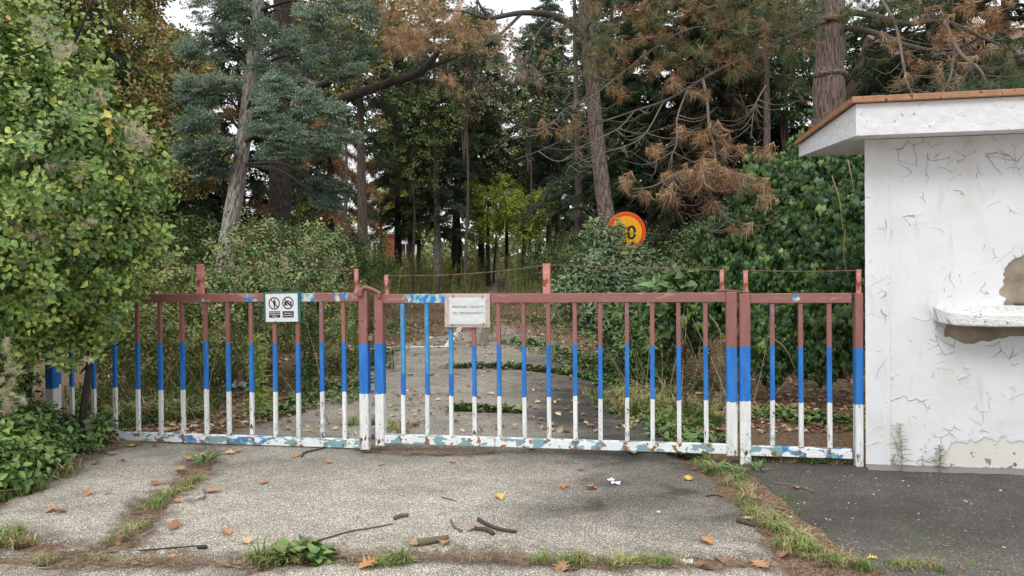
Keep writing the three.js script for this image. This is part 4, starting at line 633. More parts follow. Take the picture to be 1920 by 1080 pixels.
{ // the stout pine behind the booth, its dead boughs hanging over the gate
  const f = footAt(1557, 11), g = thing('stout_pine', 'stout grey-brown pine with burled bark behind the booth roof', 'tree', f), r = rng(29);
  part('trunk', tube([f, at(1556, 400, 11), at(1553, 235, 11), at(1556, 150, 11), at(1557, 125, 11), at(1558, 40, 11), at(1560, -200, 11), at(1566, -600, 11)].map((p) => p.clone().sub(f)), 0.25, 0.17, { seg: 20, n: 90, wob: 0.16, flare: 0.2, uvm: 0.9 }), pineBark, g);
  for (const y of [42, 142]) part('burl', new THREE.TorusGeometry(0.205, 0.045, 8, 22).rotateX(Math.PI / 2).translate(...at(1556, y, 11).sub(f).toArray()), pineBark, g);
  const curves = [], L = (pts, a, b, mat = twigBark) => { const q = pts.map(([x, y, d]) => at(x, y, d).sub(f)); curves.push(new THREE.CatmullRomCurve3(q)); part('bough', tube(q, a, b, { seg: 7, wob: 0.18, n: pts.length * 6 }), mat, g); };
  L([[1545, 40, 10.8], [1480, 70, 10.2], [1420, 98, 9.8], [1340, 135, 9.4], [1290, 165, 9.2], [1245, 190, 9], [1190, 208, 8.9], [1100, 240, 8.8], [1030, 275, 8.7], [965, 300, 8.6]], 0.028, 0.005);
  L([[1545, 20, 10.8], [1470, 40, 10], [1400, 60, 9.5], [1300, 52, 9.2], [1220, 95, 9], [1150, 150, 8.8], [1080, 190, 8.8]], 0.022, 0.005);
  L([[1318, 150, 9.3], [1326, 190, 9.1], [1330, 240, 9], [1340, 280, 8.9], [1336, 320, 8.8], [1310, 345, 8.8], [1270, 330, 8.7], [1222, 350, 8.7], [1185, 355, 8.7]], 0.02, 0.006, deadTwig);
  L([[1336, 300, 8.8], [1360, 320, 8.7], [1395, 330, 8.6], [1430, 350, 8.6]], 0.014, 0.005, deadTwig); L([[1330, 330, 8.8], [1335, 370, 8.7], [1355, 400, 8.6], [1380, 430, 8.6]], 0.012, 0.004, deadTwig); L([[1290, 165, 9.2], [1270, 220, 9], [1265, 280, 8.9], [1230, 300, 8.8]], 0.012, 0.004, deadTwig);
  L([[1190, 208, 8.9], [1160, 240, 8.8], [1100, 270, 8.7], [1060, 300, 8.7]], 0.008, 0.003, deadTwig); L([[1245, 190, 9], [1200, 260, 8.9], [1120, 290, 8.8], [1065, 312, 8.8]], 0.009, 0.003, deadTwig); L([[1150, 150, 8.8], [1110, 180, 8.7], [1060, 205, 8.7], [1030, 240, 8.7]], 0.006, 0.003, deadTwig);
  L([[1570, 50, 11], [1640, 62, 10.4], [1700, 85, 9.8], [1760, 95, 9.4], [1810, 85, 9.2], [1850, 60, 9]], 0.05, 0.01); L([[1570, 20, 11], [1640, 30, 10], [1700, 45, 9.4], [1770, 40, 9], [1840, 70, 9], [1900, 95, 9]], 0.05, 0.012); L([[1655, 0, 9.6], [1680, 50, 9.4], [1692, 110, 9.2], [1700, 150, 9.1], [1714, 186, 9]], 0.022, 0.012, deadTwig);
  L([[1770, 40, 9], [1800, 100, 8.9], [1840, 135, 8.8], [1855, 180, 8.8]], 0.03, 0.012, deadTwig); L([[1790, 90, 9], [1780, 150, 8.9], [1758, 185, 8.9]], 0.018, 0.008, deadTwig); L([[1436, 160, 9.6], [1415, 200, 9.5], [1408, 260, 9.5]], 0.01, 0.004, deadTwig);
  // fine bare twigs curling from the boughs
  for (let i = 0; i < 280; i++) { const c = curves[Math.floor(r() * curves.length)], p = c.getPoint(0.25 + r() * 0.75), l = 0.25 + r() * 0.5, d0 = rdir(r); d0.y = -Math.abs(d0.y) * 0.5; part('twig', tube([p, p.clone().addScaledVector(d0, l * 0.5).add(V(0, -0.05, 0)), p.clone().addScaledVector(d0, l).add(V((r() - 0.5) * 0.2, 0.02 + r() * 0.12, 0))], 0.0055, 0.0022, { seg: 4, n: 5 }), deadTwig, g); }
  const clump = (spots, n, spread, geo, pal, seed, down, s0 = 1) => { const list = []; for (const [x, y, d] of spots) for (let i = 0; i < n; i++) { const p = at(x, y, d).sub(f).add(V((r() - 0.5) * spread, (r() - 0.5) * spread * 0.6, (r() - 0.5) * spread)); list.push(frame(p, down ? V((r() - 0.5) * 1.3, -0.75 + r() * 0.5, (r() - 0.3)) : rdir(r).add(V(0, 0.35, 0.3)), rdir(r), s0 * (0.8 + r() * 0.5))); } copies('needles', geo, needleMat, list, pal, seed, g, 0.3); };
  clump([[1175, 345, 8.7], [1205, 370, 8.7], [1225, 290, 8.8], [1245, 365, 8.7], [1255, 335, 8.8], [1260, 375, 8.7], [1280, 330, 8.7], [1318, 262, 8.9], [1325, 285, 8.9], [1360, 270, 8.8], [1375, 285, 8.8], [1345, 240, 8.9], [1385, 345, 8.6], [1405, 335, 8.6], [1430, 355, 8.6], [1440, 375, 8.6], [1330, 385, 8.7], [1345, 395, 8.7], [1385, 430, 8.6], [1435, 290, 9], [1310, 180, 9.1], [1265, 160, 9], [1280, 250, 8.9], [1235, 130, 9]], 4, 0.16, tuftDead, PAL.brown, 21, true, 1.25);
  clump([[1310, 330, 8.7], [1330, 340, 8.6], [1350, 335, 8.6], [1370, 340, 8.6], [1325, 320, 8.7], [1340, 325, 8.6], [1305, 345, 8.7]], 9, 0.22, tuftDead, PAL.brown, 22, true, 1.35);
  clump([[1440, 95, 9.6], [1395, 50, 9.4], [1330, 40, 9.3], [1300, 90, 9.2], [1260, 60, 9], [1220, 60, 9], [1180, 30, 8.9], [1340, 100, 9.3], [1380, 20, 9.5], [1240, 20, 9], [1290, 20, 9.1], [1150, 170, 8.8], [1160, 120, 8.9], [1205, 130, 8.9], [1085, 240, 8.7], [1045, 240, 8.7], [1480, 20, 9.8], [1185, 70, 8.9], [1360, 130, 9.4], [1420, 60, 9.6], [1320, 15, 9.3], [1205, 15, 9], [1270, 120, 9.1], [1120, 20, 8.9], [1460, 60, 9.7], [1500, 90, 9.9], [1395, 110, 9.5], [1160, 90, 8.9]], 5, 0.36, tuftDead, [[0.22, 0.13, 0.06], [0.25, 0.16, 0.08], [0.17, 0.14, 0.06], [0.28, 0.15, 0.06]], 23, true, 1.15);
  clump([[1300, 100, 9], [1500, 20, 10], [1440, 20, 9.6], [1350, 60, 9.3], [1270, 90, 9], [1540, 10, 10.5], [1600, 15, 10.4], [1690, 20, 9.6], [1480, -30, 9.8], [1400, -30, 9.5], [1300, -40, 9.2], [1220, 30, 9], [1330, 10, 9.3], [1390, 80, 9.5], [1460, 40, 9.7], [1180, -10, 9], [1250, 10, 9.1], [1640, 5, 10], [1520, 60, 10.2]], 9, 0.5, tuftGreen, PAL.pine, 24, false, 1.2);
  clump([[1745, 30, 9], [1770, 80, 9], [1750, 75, 9], [1800, 120, 8.9], [1775, 50, 9], [1840, 15, 9], [1870, 30, 9], [1745, 140, 8.9], [1780, 150, 8.9], [1900, 60, 9], [1680, 80, 9.3], [1720, 120, 9.2], [1830, 50, 9], [1860, 90, 9], [1700, 150, 9.1], [1880, 10, 9], [1800, 20, 9]], 4, 0.25, tuftDead, PAL.brown, 25, true, 1.1);
  clump([[1890, 110, 8.9], [1860, 125, 8.9], [1915, 130, 8.8], [1700, 25, 9.3], [1880, 150, 8.8]], 6, 0.35, tuftGreen, [[0.12, 0.12, 0.05], [0.16, 0.13, 0.06], [0.09, 0.12, 0.05]], 26, false, 1.2);
  clump([[1820, 172, 8.7], [1860, 170, 8.6], [1900, 162, 8.6], [1880, 180, 8.6], [1915, 176, 8.6], [1840, 185, 8.7]], 6, 0.22, tuftGreen, [[0.075, 0.13, 0.055], [0.09, 0.15, 0.07]], 27, false, 1.25);
}
// darker trees that close the view between and behind them
for (const [px, d, R, h, c0, label, pal, seed] of [
  [-40, 14, 2.2, 10, 0.1, 'dark conifer behind the left edge of the leafy bush', PAL.dark, 45], [170, 22, 2.4, 12, 0.12, 'dark conifer behind the middle of the leafy bush', PAL.dark, 46], [20, 24, 2.6, 13, 0.1, 'far dark conifer behind the leafy bush', PAL.dark, 47], [90, 16, 2.4, 12, 0.12, 'dark conifer rising behind the top of the leafy bush', PAL.dark, 31], [340, 27, 2.0, 9.5, 0.12, 'dark fir filling the gap left of the leaning trunk', PAL.dark, 32], [455, 31, 2.6, 14, 0.14, 'dark fir seen between the leaning trunk and the thick trunk', PAL.dark, 33],
  [575, 36, 2.4, 13, 0.2, 'distant dark fir right of the thick trunk', PAL.cedar, 34], [905, 37, 2.0, 13.5, 0.4, 'tall grey-green fir left of the sky gap', PAL.cedar, 48], [770, 38, 2.2, 13, 0.35, 'far fir between the slim conifer and pale trunk', PAL.cedar, 50], [1010, 38, 2.3, 13, 0.25, 'tall dark fir left of the two close trunks', PAL.dark, 36],
  [1150, 29, 2.4, 14, 0.2, 'dark fir behind the leaning pine trunk', PAL.dark, 37], [1395, 25, 2.3, 12, 0.1, 'dark fir behind the ivy mound', PAL.dark, 38], [1490, 23, 2.2, 9, 0.12, 'dark green conifer left of the stout pine trunk', [[0.03, 0.06, 0.03], [0.04, 0.075, 0.035]], 39], [1620, 26, 2.4, 9.5, 0.15, 'dark conifer right of the stout pine trunk', PAL.dark, 40],
  [1740, 17, 2.4, 11, 0.25, 'black shaded fir above the middle of the booth roof', PAL.dark, 41], [1880, 15, 2.6, 12, 0.25, 'black shaded fir above the right end of the booth roof', PAL.dark, 42], [240, 33, 2.2, 10, 0.15, 'dark fir far behind the oak', PAL.dark, 43]])
  conifer({ name: 'shaded_fir', label, group: 'dark trees closing the view', px, d, r0: 0.2, h, c0, R, nb: 84, per: 26, droop: 0.3, seed, pal, s: d > 24 ? 1.15 : 1, dead: 0.08, geos: d > 24 ? [coarseFrond] : frondGeos });
// sunlit broadleaf trees in the clearing beyond
for (const [px, d, py, R, label, seed] of [[575, 34, 420, 1.2, 'bright yellow-green tree behind the thick dark trunk', 51], [715, 42, 385, 1.1, 'lime-green small tree right of the slim conifer', 52], [785, 36, 400, 1.1, 'yellow-green tree behind the pale slim trunk', 53], [950, 38, 345, 1.2, 'tall lime tree above the end of the footpath', 60], [915, 32, 392, 1.15, 'bright lime tree at the end of the footpath', 54], [982, 31, 408, 0.95, 'low lime tree left of the two close trunks', 55], [1215, 36, 415, 1.2, 'lime foliage right of the round sign', 56], [620, 50, 440, 1.3, 'lime shrub-like tree left of the red hut', 57], [1130, 48, 440, 1.3, 'pale green tree behind the leaning pine', 58], [360, 44, 430, 1.6, 'yellow-green tree left of the leaning trunk', 59]]) {
  const f = footAt(px, d), c = at(px, py, d);
  leafy({ name: 'lime_tree', label, group: 'bright trees in the clearing', foot: f, seed, geo: sprigFar, pal: PAL.lime, n: 900, opt: { inner: 0.45, rough: 0.4, freq: 1.4, gap: -0.02, gapF: 1.6 }, s: 0.6, stems: [[[f, c.clone().add(V(0, 0.4, 0))], 0.11, 0.05]],
    balls: [{ c, r: R * 0.8 }, { c: c.clone().add(V(R * 0.6, R * 0.5, 0)), r: R * 0.6 }, { c: c.clone().add(V(-R * 0.6, R * 0.35, 0.3)), r: R * 0.6 }, { c: c.clone().add(V(0.1 * R, -R * 0.6, 0.4)), r: R * 0.5 }] });
}
for (const [px, py, d, R, label, seed, pal, n] of [[770, 270, 29, 1.5, 'thin green broadleaf tree left of the pale slim trunk', 151, [[0.16, 0.21, 0.06], [0.21, 0.26, 0.08], [0.12, 0.17, 0.05]], 560], [925, 300, 34, 1.7, 'light green broadleaf tree in the gap above the footpath', 152, [[0.20, 0.25, 0.07], [0.26, 0.30, 0.09], [0.15, 0.19, 0.06]], 420], [990, 180, 31, 1.4, 'olive broadleaf tree beside the tall dark fir at centre', 153, [[0.15, 0.18, 0.08], [0.19, 0.21, 0.09]], 350], [640, 60, 22, 1.3, 'olive oak crown behind the blue spruce', 154, PAL.oak, 700], [870, 130, 27, 1.4, 'sparse brownish tree behind the black limb', 155, [[0.16, 0.15, 0.07], [0.20, 0.15, 0.07], [0.12, 0.14, 0.06]], 300], [1470, 120, 21, 1.3, 'loose green tree left of the stout pine', 156, [[0.09, 0.15, 0.06], [0.12, 0.18, 0.07]], 800]]) {
  const f = footAt(px, d), c = at(px, py, d), r = rng(seed), list = [];
  for (let k = 0; k < 9; k++) { const q = rdir(r); list.push([[f.clone().lerp(c, 0.6), f.clone().lerp(c, 0.85).add(V(q.x * 0.3, 0, q.z * 0.3)), c.clone().add(V(q.x * R, q.y * R * 0.8, q.z * R))], 0.03, 0.008]); }
  leafy({ name: 'young_tree', label, group: 'thin broadleaf trees among the firs', foot: f, seed, geo: sprigOak, pal, n, opt: { inner: 0.5, rough: 0.4, gap: 0.0, gapF: 1.4 }, s: 1.3, bark: pineBark, stems: [[[f, f.clone().lerp(c, 0.5).add(V(0.15, 0, 0)), c], 0.065, 0.025], ...list],
    balls: [{ c, r: R }, { c: c.clone().add(V(R * 0.8, R * 0.7, 0)), r: R * 0.7 }, { c: c.clone().add(V(-R * 0.8, R * 0.5, 0.3)), r: R * 0.7 }, { c: c.clone().add(V(0.2 * R, -R * 0.8, 0.4)), r: R * 0.6 }, { c: c.clone().add(V(-0.2 * R, R * 1.3, 0)), r: R * 0.6 }] });
}
{ // the wood that closes the horizon: one mass
  const r = rng(63), list = [];
  for (let i = 0; i < 7500; i++) { const a = (r() - 0.5) * 2.4, d = 68 + r() * 26, x = Math.sin(a) * d, z = -Math.cos(a) * d, top = 5.2 + 3.2 * fbm(a * 9, 1, 1, 4), y = hgt(x, z) + Math.pow(r(), 1.3) * top; list.push(frame(V(x, y, z), rdir(r).add(V(0, 0.2, 0.5)), rdir(r), 2.6 + r() * 1.6)); }
  const w = copies('distant_wood', sprigFar, dullLeaf, list, [[0.09, 0.12, 0.04], [0.14, 0.17, 0.045], [0.06, 0.085, 0.035], [0.19, 0.20, 0.06]], 64); tag(w, 'distant dark wood closing the view beyond the clearing', 'wood');
}

// ---------------------------------------------------------------- bushes, ivy and undergrowth
{
  const f = onGround(60, 900), stem = (a) => a.map(([x, y, d]) => at(x, y, d));
  const balls = [ball(0, 130, 6.7, 0.55), ball(70, 150, 6.8, 0.4), ball(140, 160, 6.8, 0.28), ball(60, 240, 6.5, 0.62), ball(150, 260, 6.7, 0.42), ball(70, 350, 6.2, 0.72), ball(195, 330, 6.6, 0.38), ball(235, 345, 6.7, 0.16), ball(80, 470, 6.2, 0.66), ball(190, 430, 6.5, 0.42), ball(240, 440, 6.6, 0.16), ball(150, 530, 6.4, 0.36), ball(30, 565, 6.1, 0.38), ball(95, 590, 6.3, 0.25), ball(180, 600, 6.5, 0.15), ball(-60, 300, 6.6, 0.8), ball(-50, 560, 6.2, 0.5), ball(-30, 20, 7, 0.5), ball(30, 60, 6.8, 0.3), ball(-30, 740, 6.1, 0.3), ball(-230, 330, 6.6, 0.75), ball(-240, 600, 6.4, 0.7), ball(-420, 450, 6.7, 0.85), ball(-430, 720, 6.5, 0.6)];
  const g = leafy({ name: 'leafy_bush', label: 'tall bright green bush overgrown with clematis at the left edge', category: 'bush', foot: f, seed: 71, geo: sprigBush, mat: leafMat, pal: PAL.bush, n: 12600, s: 0.88, balls, opt: { inner: 0.4, rough: 0.6, freq: 3.4, gap: -0.03, gapF: 4.2 }, up: 0.25, wood: 'stem', leaf: 'foliage',
    stems: [[stem([[150, 815, 6.55], [160, 740, 6.5], [170, 640, 6.5], [140, 480, 6.5]]), 0.035, 0.02], [stem([[40, 850, 6.6], [50, 700, 6.6], [60, 500, 6.6], [70, 200, 6.8]]), 0.06, 0.03], [stem([[150, 700, 6.5], [190, 660, 6.3], [230, 640, 6.2], [260, 610, 6.2]]), 0.01, 0.005], [stem([[80, 200, 6.8], [130, 100, 6.4], [170, 10, 6.3], [200, -60, 6.3]]), 0.015, 0.008], [stem([[10, 110, 6], [60, 95, 5.9], [90, 80, 5.8]]), 0.008, 0.005]] });
  // sprays that stick out, yellow leaves and the woolly seed heads of the clematis
  const r = rng(72), tips = [], heads = [], yellow = [];
  for (const [x0, y0, x1, y1, d] of [[200, 330, 320, 318, 6.4], [240, 260, 310, 255, 6.5], [180, 520, 250, 510, 6.2], [200, 440, 315, 440, 6.4], [160, 150, 215, 130, 6.6], [110, 100, 200, 20, 6.6], [60, 60, 60, 0, 6.3], [10, 30, 20, -10, 6.1], [190, 590, 215, 640, 6.3], [100, 640, 130, 700, 6.1], [150, 610, 190, 660, 6.2], [210, 480, 280, 470, 6.4], [200, 390, 305, 380, 6.5], [180, 230, 280, 215, 6.7], [40, 620, 60, 690, 6], [120, 180, 165, 90, 6.7], [60, 130, 100, 20, 6.8], [0, 60, 40, -20, 6.6], [90, 80, 130, 10, 6.8], [150, 110, 190, 70, 6.9], [30, 40, 70, 10, 6.5]]) for (let k = 0; k < 12; k++) { const t = k / 11, p = at(lerp(x0, x1, t), lerp(y0, y1, t) + Math.sin(t * 3) * 8, d).sub(f); tips.push(frame(p, V(0.5, 0.6, 0.5).add(rdir(r)), rdir(r), 0.7 + r() * 0.5)); }
  copies('foliage', sprigBush, leafMat, tips, [[0.20, 0.28, 0.06], [0.25, 0.31, 0.07], [0.16, 0.24, 0.05]], 3, g);
  const fluff = needleTuft(73, 46, 0.045, 0.0034, 0, 3.1);
  for (const [x, y, n] of [[75, 45, 8], [85, 70, 7], [125, 90, 12], [115, 105, 8], [255, 265, 12], [265, 275, 8], [60, 290, 6], [95, 310, 5], [85, 370, 8], [55, 400, 6], [65, 440, 10], [75, 455, 6], [15, 430, 6], [30, 440, 6], [110, 400, 5], [170, 410, 6], [245, 235, 6], [180, 180, 8], [20, 650, 8], [30, 690, 8], [15, 720, 10], [25, 755, 8], [5, 770, 8], [170, 670, 3], [30, 480, 5], [140, 320, 5]]) for (let k = 0; k < n; k++) { const q = at(x + (r() - 0.5) * 34, y + (r() - 0.5) * 26, 5.55 + r() * 0.2).sub(f); heads.push(frame(q, rdir(r), rdir(r), 0.7 + r() * 0.5)); }
  copies('seed_heads', fluff, dullLeaf, heads, [[0.42, 0.38, 0.25], [0.34, 0.33, 0.2], [0.5, 0.44, 0.32]], 4, g);
  for (const [x, y] of [[92, 203], [185, 207], [195, 208], [218, 235], [220, 250], [212, 228], [10, 485], [20, 470], [120, 500], [105, 515], [170, 520], [60, 610], [100, 570], [240, 330], [30, 45], [10, 20], [150, 420]]) yellow.push(frame(at(x, y, 5.75).sub(f), rdir(r).add(V(0, -0.4, 0.4)), V(0, 0.4, 1), 0.9 + r() * 0.4));
  copies('yellow_leaves', leafSprig(75, 2, 0.075, 0.05, 0.05), leafMat, yellow, [[0.5, 0.42, 0.08], [0.45, 0.25, 0.08], [0.42, 0.45, 0.09]], 5, g);
}
{ // low leaves in front of and below the bush
  const f = onGround(80, 880);
  leafy({ name: 'low_shrub', label: 'dark low shrub at the foot of the tall bush', category: 'shrub', foot: f, seed: 76, geo: sprigSmall, mat: leafMat, pal: [[0.07, 0.13, 0.03], [0.09, 0.17, 0.035], [0.06, 0.10, 0.03], [0.15, 0.22, 0.05]], n: 2300, up: 0.6, opt: { inner: 0.2, rough: 0.3, freq: 3 }, leaf: 'foliage', wood: 'stem', balls: [ball(110, 835, 6.5, 0.14), ball(60, 855, 6.2, 0.2), ball(150, 830, 6.6, 0.12), ball(10, 840, 6.0, 0.26), ball(40, 820, 6.4, 0.2), ball(90, 870, 6.1, 0.14), ball(130, 845, 6.4, 0.12), ball(-40, 850, 5.8, 0.35), ball(175, 820, 6.9, 0.1), ball(-140, 850, 5.9, 0.35), ball(-280, 850, 6.1, 0.4)] });
  const f2 = onGround(30, 915);
  leafy({ name: 'low_shrub', label: 'fresh green low weeds at the very left edge below the bush', category: 'shrub', foot: f2, seed: 77, geo: sprigSmall, mat: leafMat, pal: [[0.10, 0.19, 0.04], [0.13, 0.23, 0.05], [0.08, 0.15, 0.035], [0.18, 0.24, 0.07]], n: 800, up: 0.8, opt: { inner: 0.2, rough: 0.3, freq: 4 }, leaf: 'foliage', balls: [ball(20, 880, 5.6, 0.16), ball(50, 900, 5.6, 0.12), ball(5, 905, 5.4, 0.13), ball(70, 880, 5.8, 0.12), ball(-30, 900, 5.3, 0.2)] });
}
{ // ivy mound
  const balls = [ball(1440, 430, 9.5, 0.62), ball(1520, 400, 9.4, 0.7), ball(1390, 520, 9.2, 0.52), ball(1480, 520, 9.2, 0.7), ball(1540, 560, 9.0, 0.6), ball(1450, 580, 9.0, 0.5), ball(1325, 580, 9.2, 0.3), ball(1590, 520, 8.6, 0.75), ball(1350, 465, 9.5, 0.36), ball(1600, 350, 9.4, 0.75), ball(1440, 640, 8.8, 0.42), ball(1545, 645, 8.7, 0.45), ball(1660, 450, 9.4, 1.0), ball(1470, 360, 9.6, 0.5), ball(1560, 310, 9.6, 0.5)];
  const f = onGround(1480, 690); const g = thing('ivy_mound', 'large mound of dark glossy ivy beside the booth', 'ivy', f), r = rng(80);
  const leaves = [ivyLeaf(1, 0.07), ivyLeaf(2, 0.085)], sets = [[], []];
  overBalls(balls, 16500, 81, { inner: 0.45, rough: 0.42, freq: 3.2, front: 0.2, gap: -0.04, gapF: 3.6 }).forEach(({ p, n }, i) => { const face = n.clone().add(rdir(r).multiplyScalar(0.9)).add(V(0, 0.5, 0)); sets[i % 2].push(frame(p.sub(f), V((r() - 0.5) * 0.9, 1, (r() - 0.5) * 0.5), face, 0.5 + r() * r() * 1.2)); });
  sets.forEach((s, i) => copies('foliage', leaves[i], glossLeaf, s, PAL.ivy, 82 + i, g, 0.3));
  for (const pts of [[[1590, 300, 8.5], [1596, 330, 8.4], [1602, 360, 8.4]], [[1560, 330, 8.4], [1575, 380, 8.3], [1580, 430, 8.2]], [[1440, 630, 8.3], [1470, 650, 8.1], [1490, 690, 8.1]], [[1330, 590, 8.8], [1350, 620, 8.6], [1352, 660, 8.5]], [[1585, 430, 8.0], [1582, 480, 7.9], [1590, 520, 7.9]]]) part('stem', tube(pts.map((q) => at(...q).sub(f)), 0.007, 0.004, { seg: 5 }), std(lin(0.26, 0.2, 0.13), 0.9), g);
  part('trunk', tube([V(0.1, -0.1, -0.9), V(0.15, 0.9, -0.95), V(0.1, 2.2, -0.9)], 0.12, 0.07, { seg: 9, wob: 0.2 }), darkBark, g);
}
const shrub = (name, label, px, py, balls, n, geo, pal, seed, mat = dullLeaf, extra = {}) => leafy({ name, label, category: 'shrub', foot: onGround(px, py), seed, geo, mat, pal, n, balls, up: 0.5, opt: { inner: 0.45, rough: 0.35, freq: 2.5 }, leaf: 'foliage', wood: 'stem', bark: twigBark, ...extra });
shrub('elder_shrub', 'grey-green elder shrub growing over the round sign', 1170, 620, [ball(1124, 475, 11.7, 0.17), ball(1118, 440, 11.7, 0.09), ball(1150, 447, 11.75, 0.09), ball(1165, 495, 11.7, 0.19), ball(1175, 452, 11.8, 0.035), ball(1200, 468, 11.8, 0.05), ball(1205, 505, 11.6, 0.22), ball(1120, 530, 11.3, 0.32), ball(1190, 550, 11.2, 0.34), ball(1250, 530, 11.4, 0.2), ball(1085, 570, 11.2, 0.3), ball(1150, 600, 11, 0.3)], 1500, sprigElder, [[0.13, 0.19, 0.10], [0.16, 0.23, 0.12], [0.10, 0.15, 0.08], [0.22, 0.26, 0.10]], 85, dullLeaf, { opt: { inner: 0.35, rough: 0.7, freq: 5, gap: 0.02, gapF: 3.4 }, stems: [[[footAt(1165, 11.6), at(1160, 560, 11.6), at(1150, 460, 11.6)], 0.03, 0.01]] });
shrub('wild_rose', 'tangled wild rose bush behind the left gate leaf', 540, 640, [ball(480, 490, 11, 0.45), ball(560, 500, 11.4, 0.5), ball(620, 540, 11.6, 0.4), ball(430, 520, 10.5, 0.4), ball(520, 560, 10.6, 0.5), ball(600, 600, 11, 0.35), ball(450, 580, 10, 0.4), ball(495, 455, 11.2, 0.2), ball(590, 460, 12, 0.22)], 2000, sprigSmall, [[0.14, 0.20, 0.08], [0.18, 0.25, 0.10], [0.10, 0.15, 0.06], [0.28, 0.32, 0.11], [0.24, 0.20, 0.09], [0.20, 0.28, 0.10]], 86, dullLeaf, { opt: { inner: 0.35, rough: 0.8, freq: 5, gap: 0.04, gapF: 3 } });
shrub('hazel_shrub', 'dark leafy shrub at the right edge of the drive', 1230, 640, [ball(1150, 590, 11.4, 0.3), ball(1210, 600, 10.6, 0.38), ball(1270, 590, 10.2, 0.35), ball(1250, 640, 9.8, 0.25), ball(1190, 640, 10.4, 0.25)], 1300, sprigElder, [[0.07, 0.12, 0.04], [0.10, 0.17, 0.05], [0.13, 0.2, 0.06]], 87, dullLeaf, { opt: { inner: 0.4, rough: 0.8, freq: 5, gap: 0.03, gapF: 3.2 } });
shrub('big_leaf_shrub', 'broad-leaved pale green sapling in front of the ivy', 1270, 640, [ball(1265, 545, 9.6, 0.16), ball(1290, 560, 9.5, 0.16), ball(1245, 560, 9.7, 0.13), ball(1275, 590, 9.4, 0.14)], 110, leafSprig(88, 5, 0.16, 0.085, 0.14), [[0.12, 0.20, 0.07], [0.15, 0.24, 0.09]], 88, leafMat, { stems: [[[onGround(1270, 660), at(1268, 600, 9.5), at(1268, 550, 9.6)], 0.012, 0.006]] });
shrub('grassy_thicket', 'yellowish tangled thicket behind the bars next to the bush', 300, 690, [ball(250, 560, 9.5, 0.5), ball(320, 560, 10, 0.5), ball(380, 570, 10.4, 0.45), ball(280, 630, 9, 0.45), ball(360, 640, 9.2, 0.4), ball(220, 640, 8.6, 0.4), ball(420, 620, 9.6, 0.3)], 1700, sprigSmall, PAL.weed, 89, dullLeaf, { opt: { inner: 0.35, rough: 0.8, freq: 5, gap: 0.02, gapF: 3 } });
shrub('edge_shrub', 'rank green undergrowth left of the slim conifer', 640, 560, [ball(600, 480, 17, 0.5), ball(650, 490, 18, 0.55), ball(560, 470, 18, 0.6), ball(700, 490, 20, 0.5), ball(500, 470, 17, 0.6), ball(430, 480, 17, 0.6), ball(360, 470, 17, 0.6), ball(300, 470, 16, 0.6)], 2200, sprigElder, [[0.07, 0.12, 0.035], [0.10, 0.16, 0.04], [0.055, 0.09, 0.03], [0.16, 0.2, 0.05]], 90);
shrub('edge_shrub', 'shaded undergrowth below the firs right of the footpath', 1060, 540, [ball(1020, 490, 24, 0.6), ball(1080, 490, 22, 0.7), ball(1140, 480, 20, 0.7), ball(1230, 480, 20, 0.6), ball(1290, 480, 18, 0.6), ball(1340, 470, 17, 0.6), ball(1060, 520, 18, 0.5), ball(1300, 520, 13, 0.4)], 2200, sprigElder, [[0.06, 0.10, 0.035], [0.085, 0.135, 0.04], [0.05, 0.08, 0.03], [0.14, 0.17, 0.05]], 91);
// tall weeds: each near one a plant of its own
const stalks = [weedStalk(1, 1, 110, 0.17, 0.034), weedStalk(2, 1, 120, 0.14, 0.032), weedStalk(3, 1, 90, 0.12, 0.03, 170), weedStalk(9, 1, 30, 0.16, 0.03), weedStalk(10, 1, 24, 0.2, 0.04)], stalkMat = std('#ffffff', 0.75, { vertexColors: false });
const plant = (name, label, px, py, h, k, color, tilt = 0, group) => { const m = single(name, stalks[k], std(lin(...color), 0.75), label, 'weed', group); m.position.copy(onGround(px, py)); m.scale.set(h * 0.9 + 0.2, h, h * 0.9 + 0.2); m.rotation.set(0, px * 1.7, tilt); return m; };
plant('tall_weed', 'bright yellow-green tall weed standing behind the pictogram sign', 487, 800, 0.95, 0, [0.30, 0.40, 0.08], -0.09);
plant('tall_weed', 'tall dark weed right of the pictogram sign', 575, 745, 1.15, 1, [0.11, 0.18, 0.06]);
plant('tall_weed', 'second dark weed standing close right of the pictogram sign', 583, 738, 1.05, 0, [0.07, 0.115, 0.04], 0.05);
plant('tall_weed', 'fresh green weed behind the red rod between the gates', 668, 700, 1.05, 1, [0.24, 0.36, 0.08], 0.04);
plant('tall_weed', 'olive weed with a seedy top behind the last bars of the left gate', 640, 700, 0.9, 2, [0.27, 0.28, 0.10]);
plant('tall_weed', 'thin weed behind the chain between the two gates', 700, 690, 0.75, 2, [0.16, 0.2, 0.06]);
plant('tall_weed', 'bushy low weed behind the first blue bars of the middle gate', 738, 700, 0.36, 2, [0.19, 0.19, 0.07]);
plant('tall_weed', 'yellowish weed right of the paper notice', 922, 640, 0.95, 0, [0.30, 0.36, 0.09]);
plant('tall_weed', 'pale flowering weed standing behind the left gate near the middle', 600, 690, 1.15, 2, [0.36, 0.34, 0.16]);
plant('tall_weed', 'weed with pale plume left of the pictogram sign', 470, 690, 1.1, 2, [0.32, 0.32, 0.14], 0.06);
plant('tall_weed', 'dry brown stalk in front of the drive edge at right', 1290, 800, 0.85, 2, [0.20, 0.15, 0.08], 0.1);
plant('tall_weed', 'dry stalk leaning behind the last bars of the middle gate', 1320, 790, 0.7, 2, [0.17, 0.13, 0.07], -0.12);
plant('tall_weed', 'pale green weed behind the third bar from the bush', 330, 720, 1.0, 2, [0.30, 0.34, 0.12]);
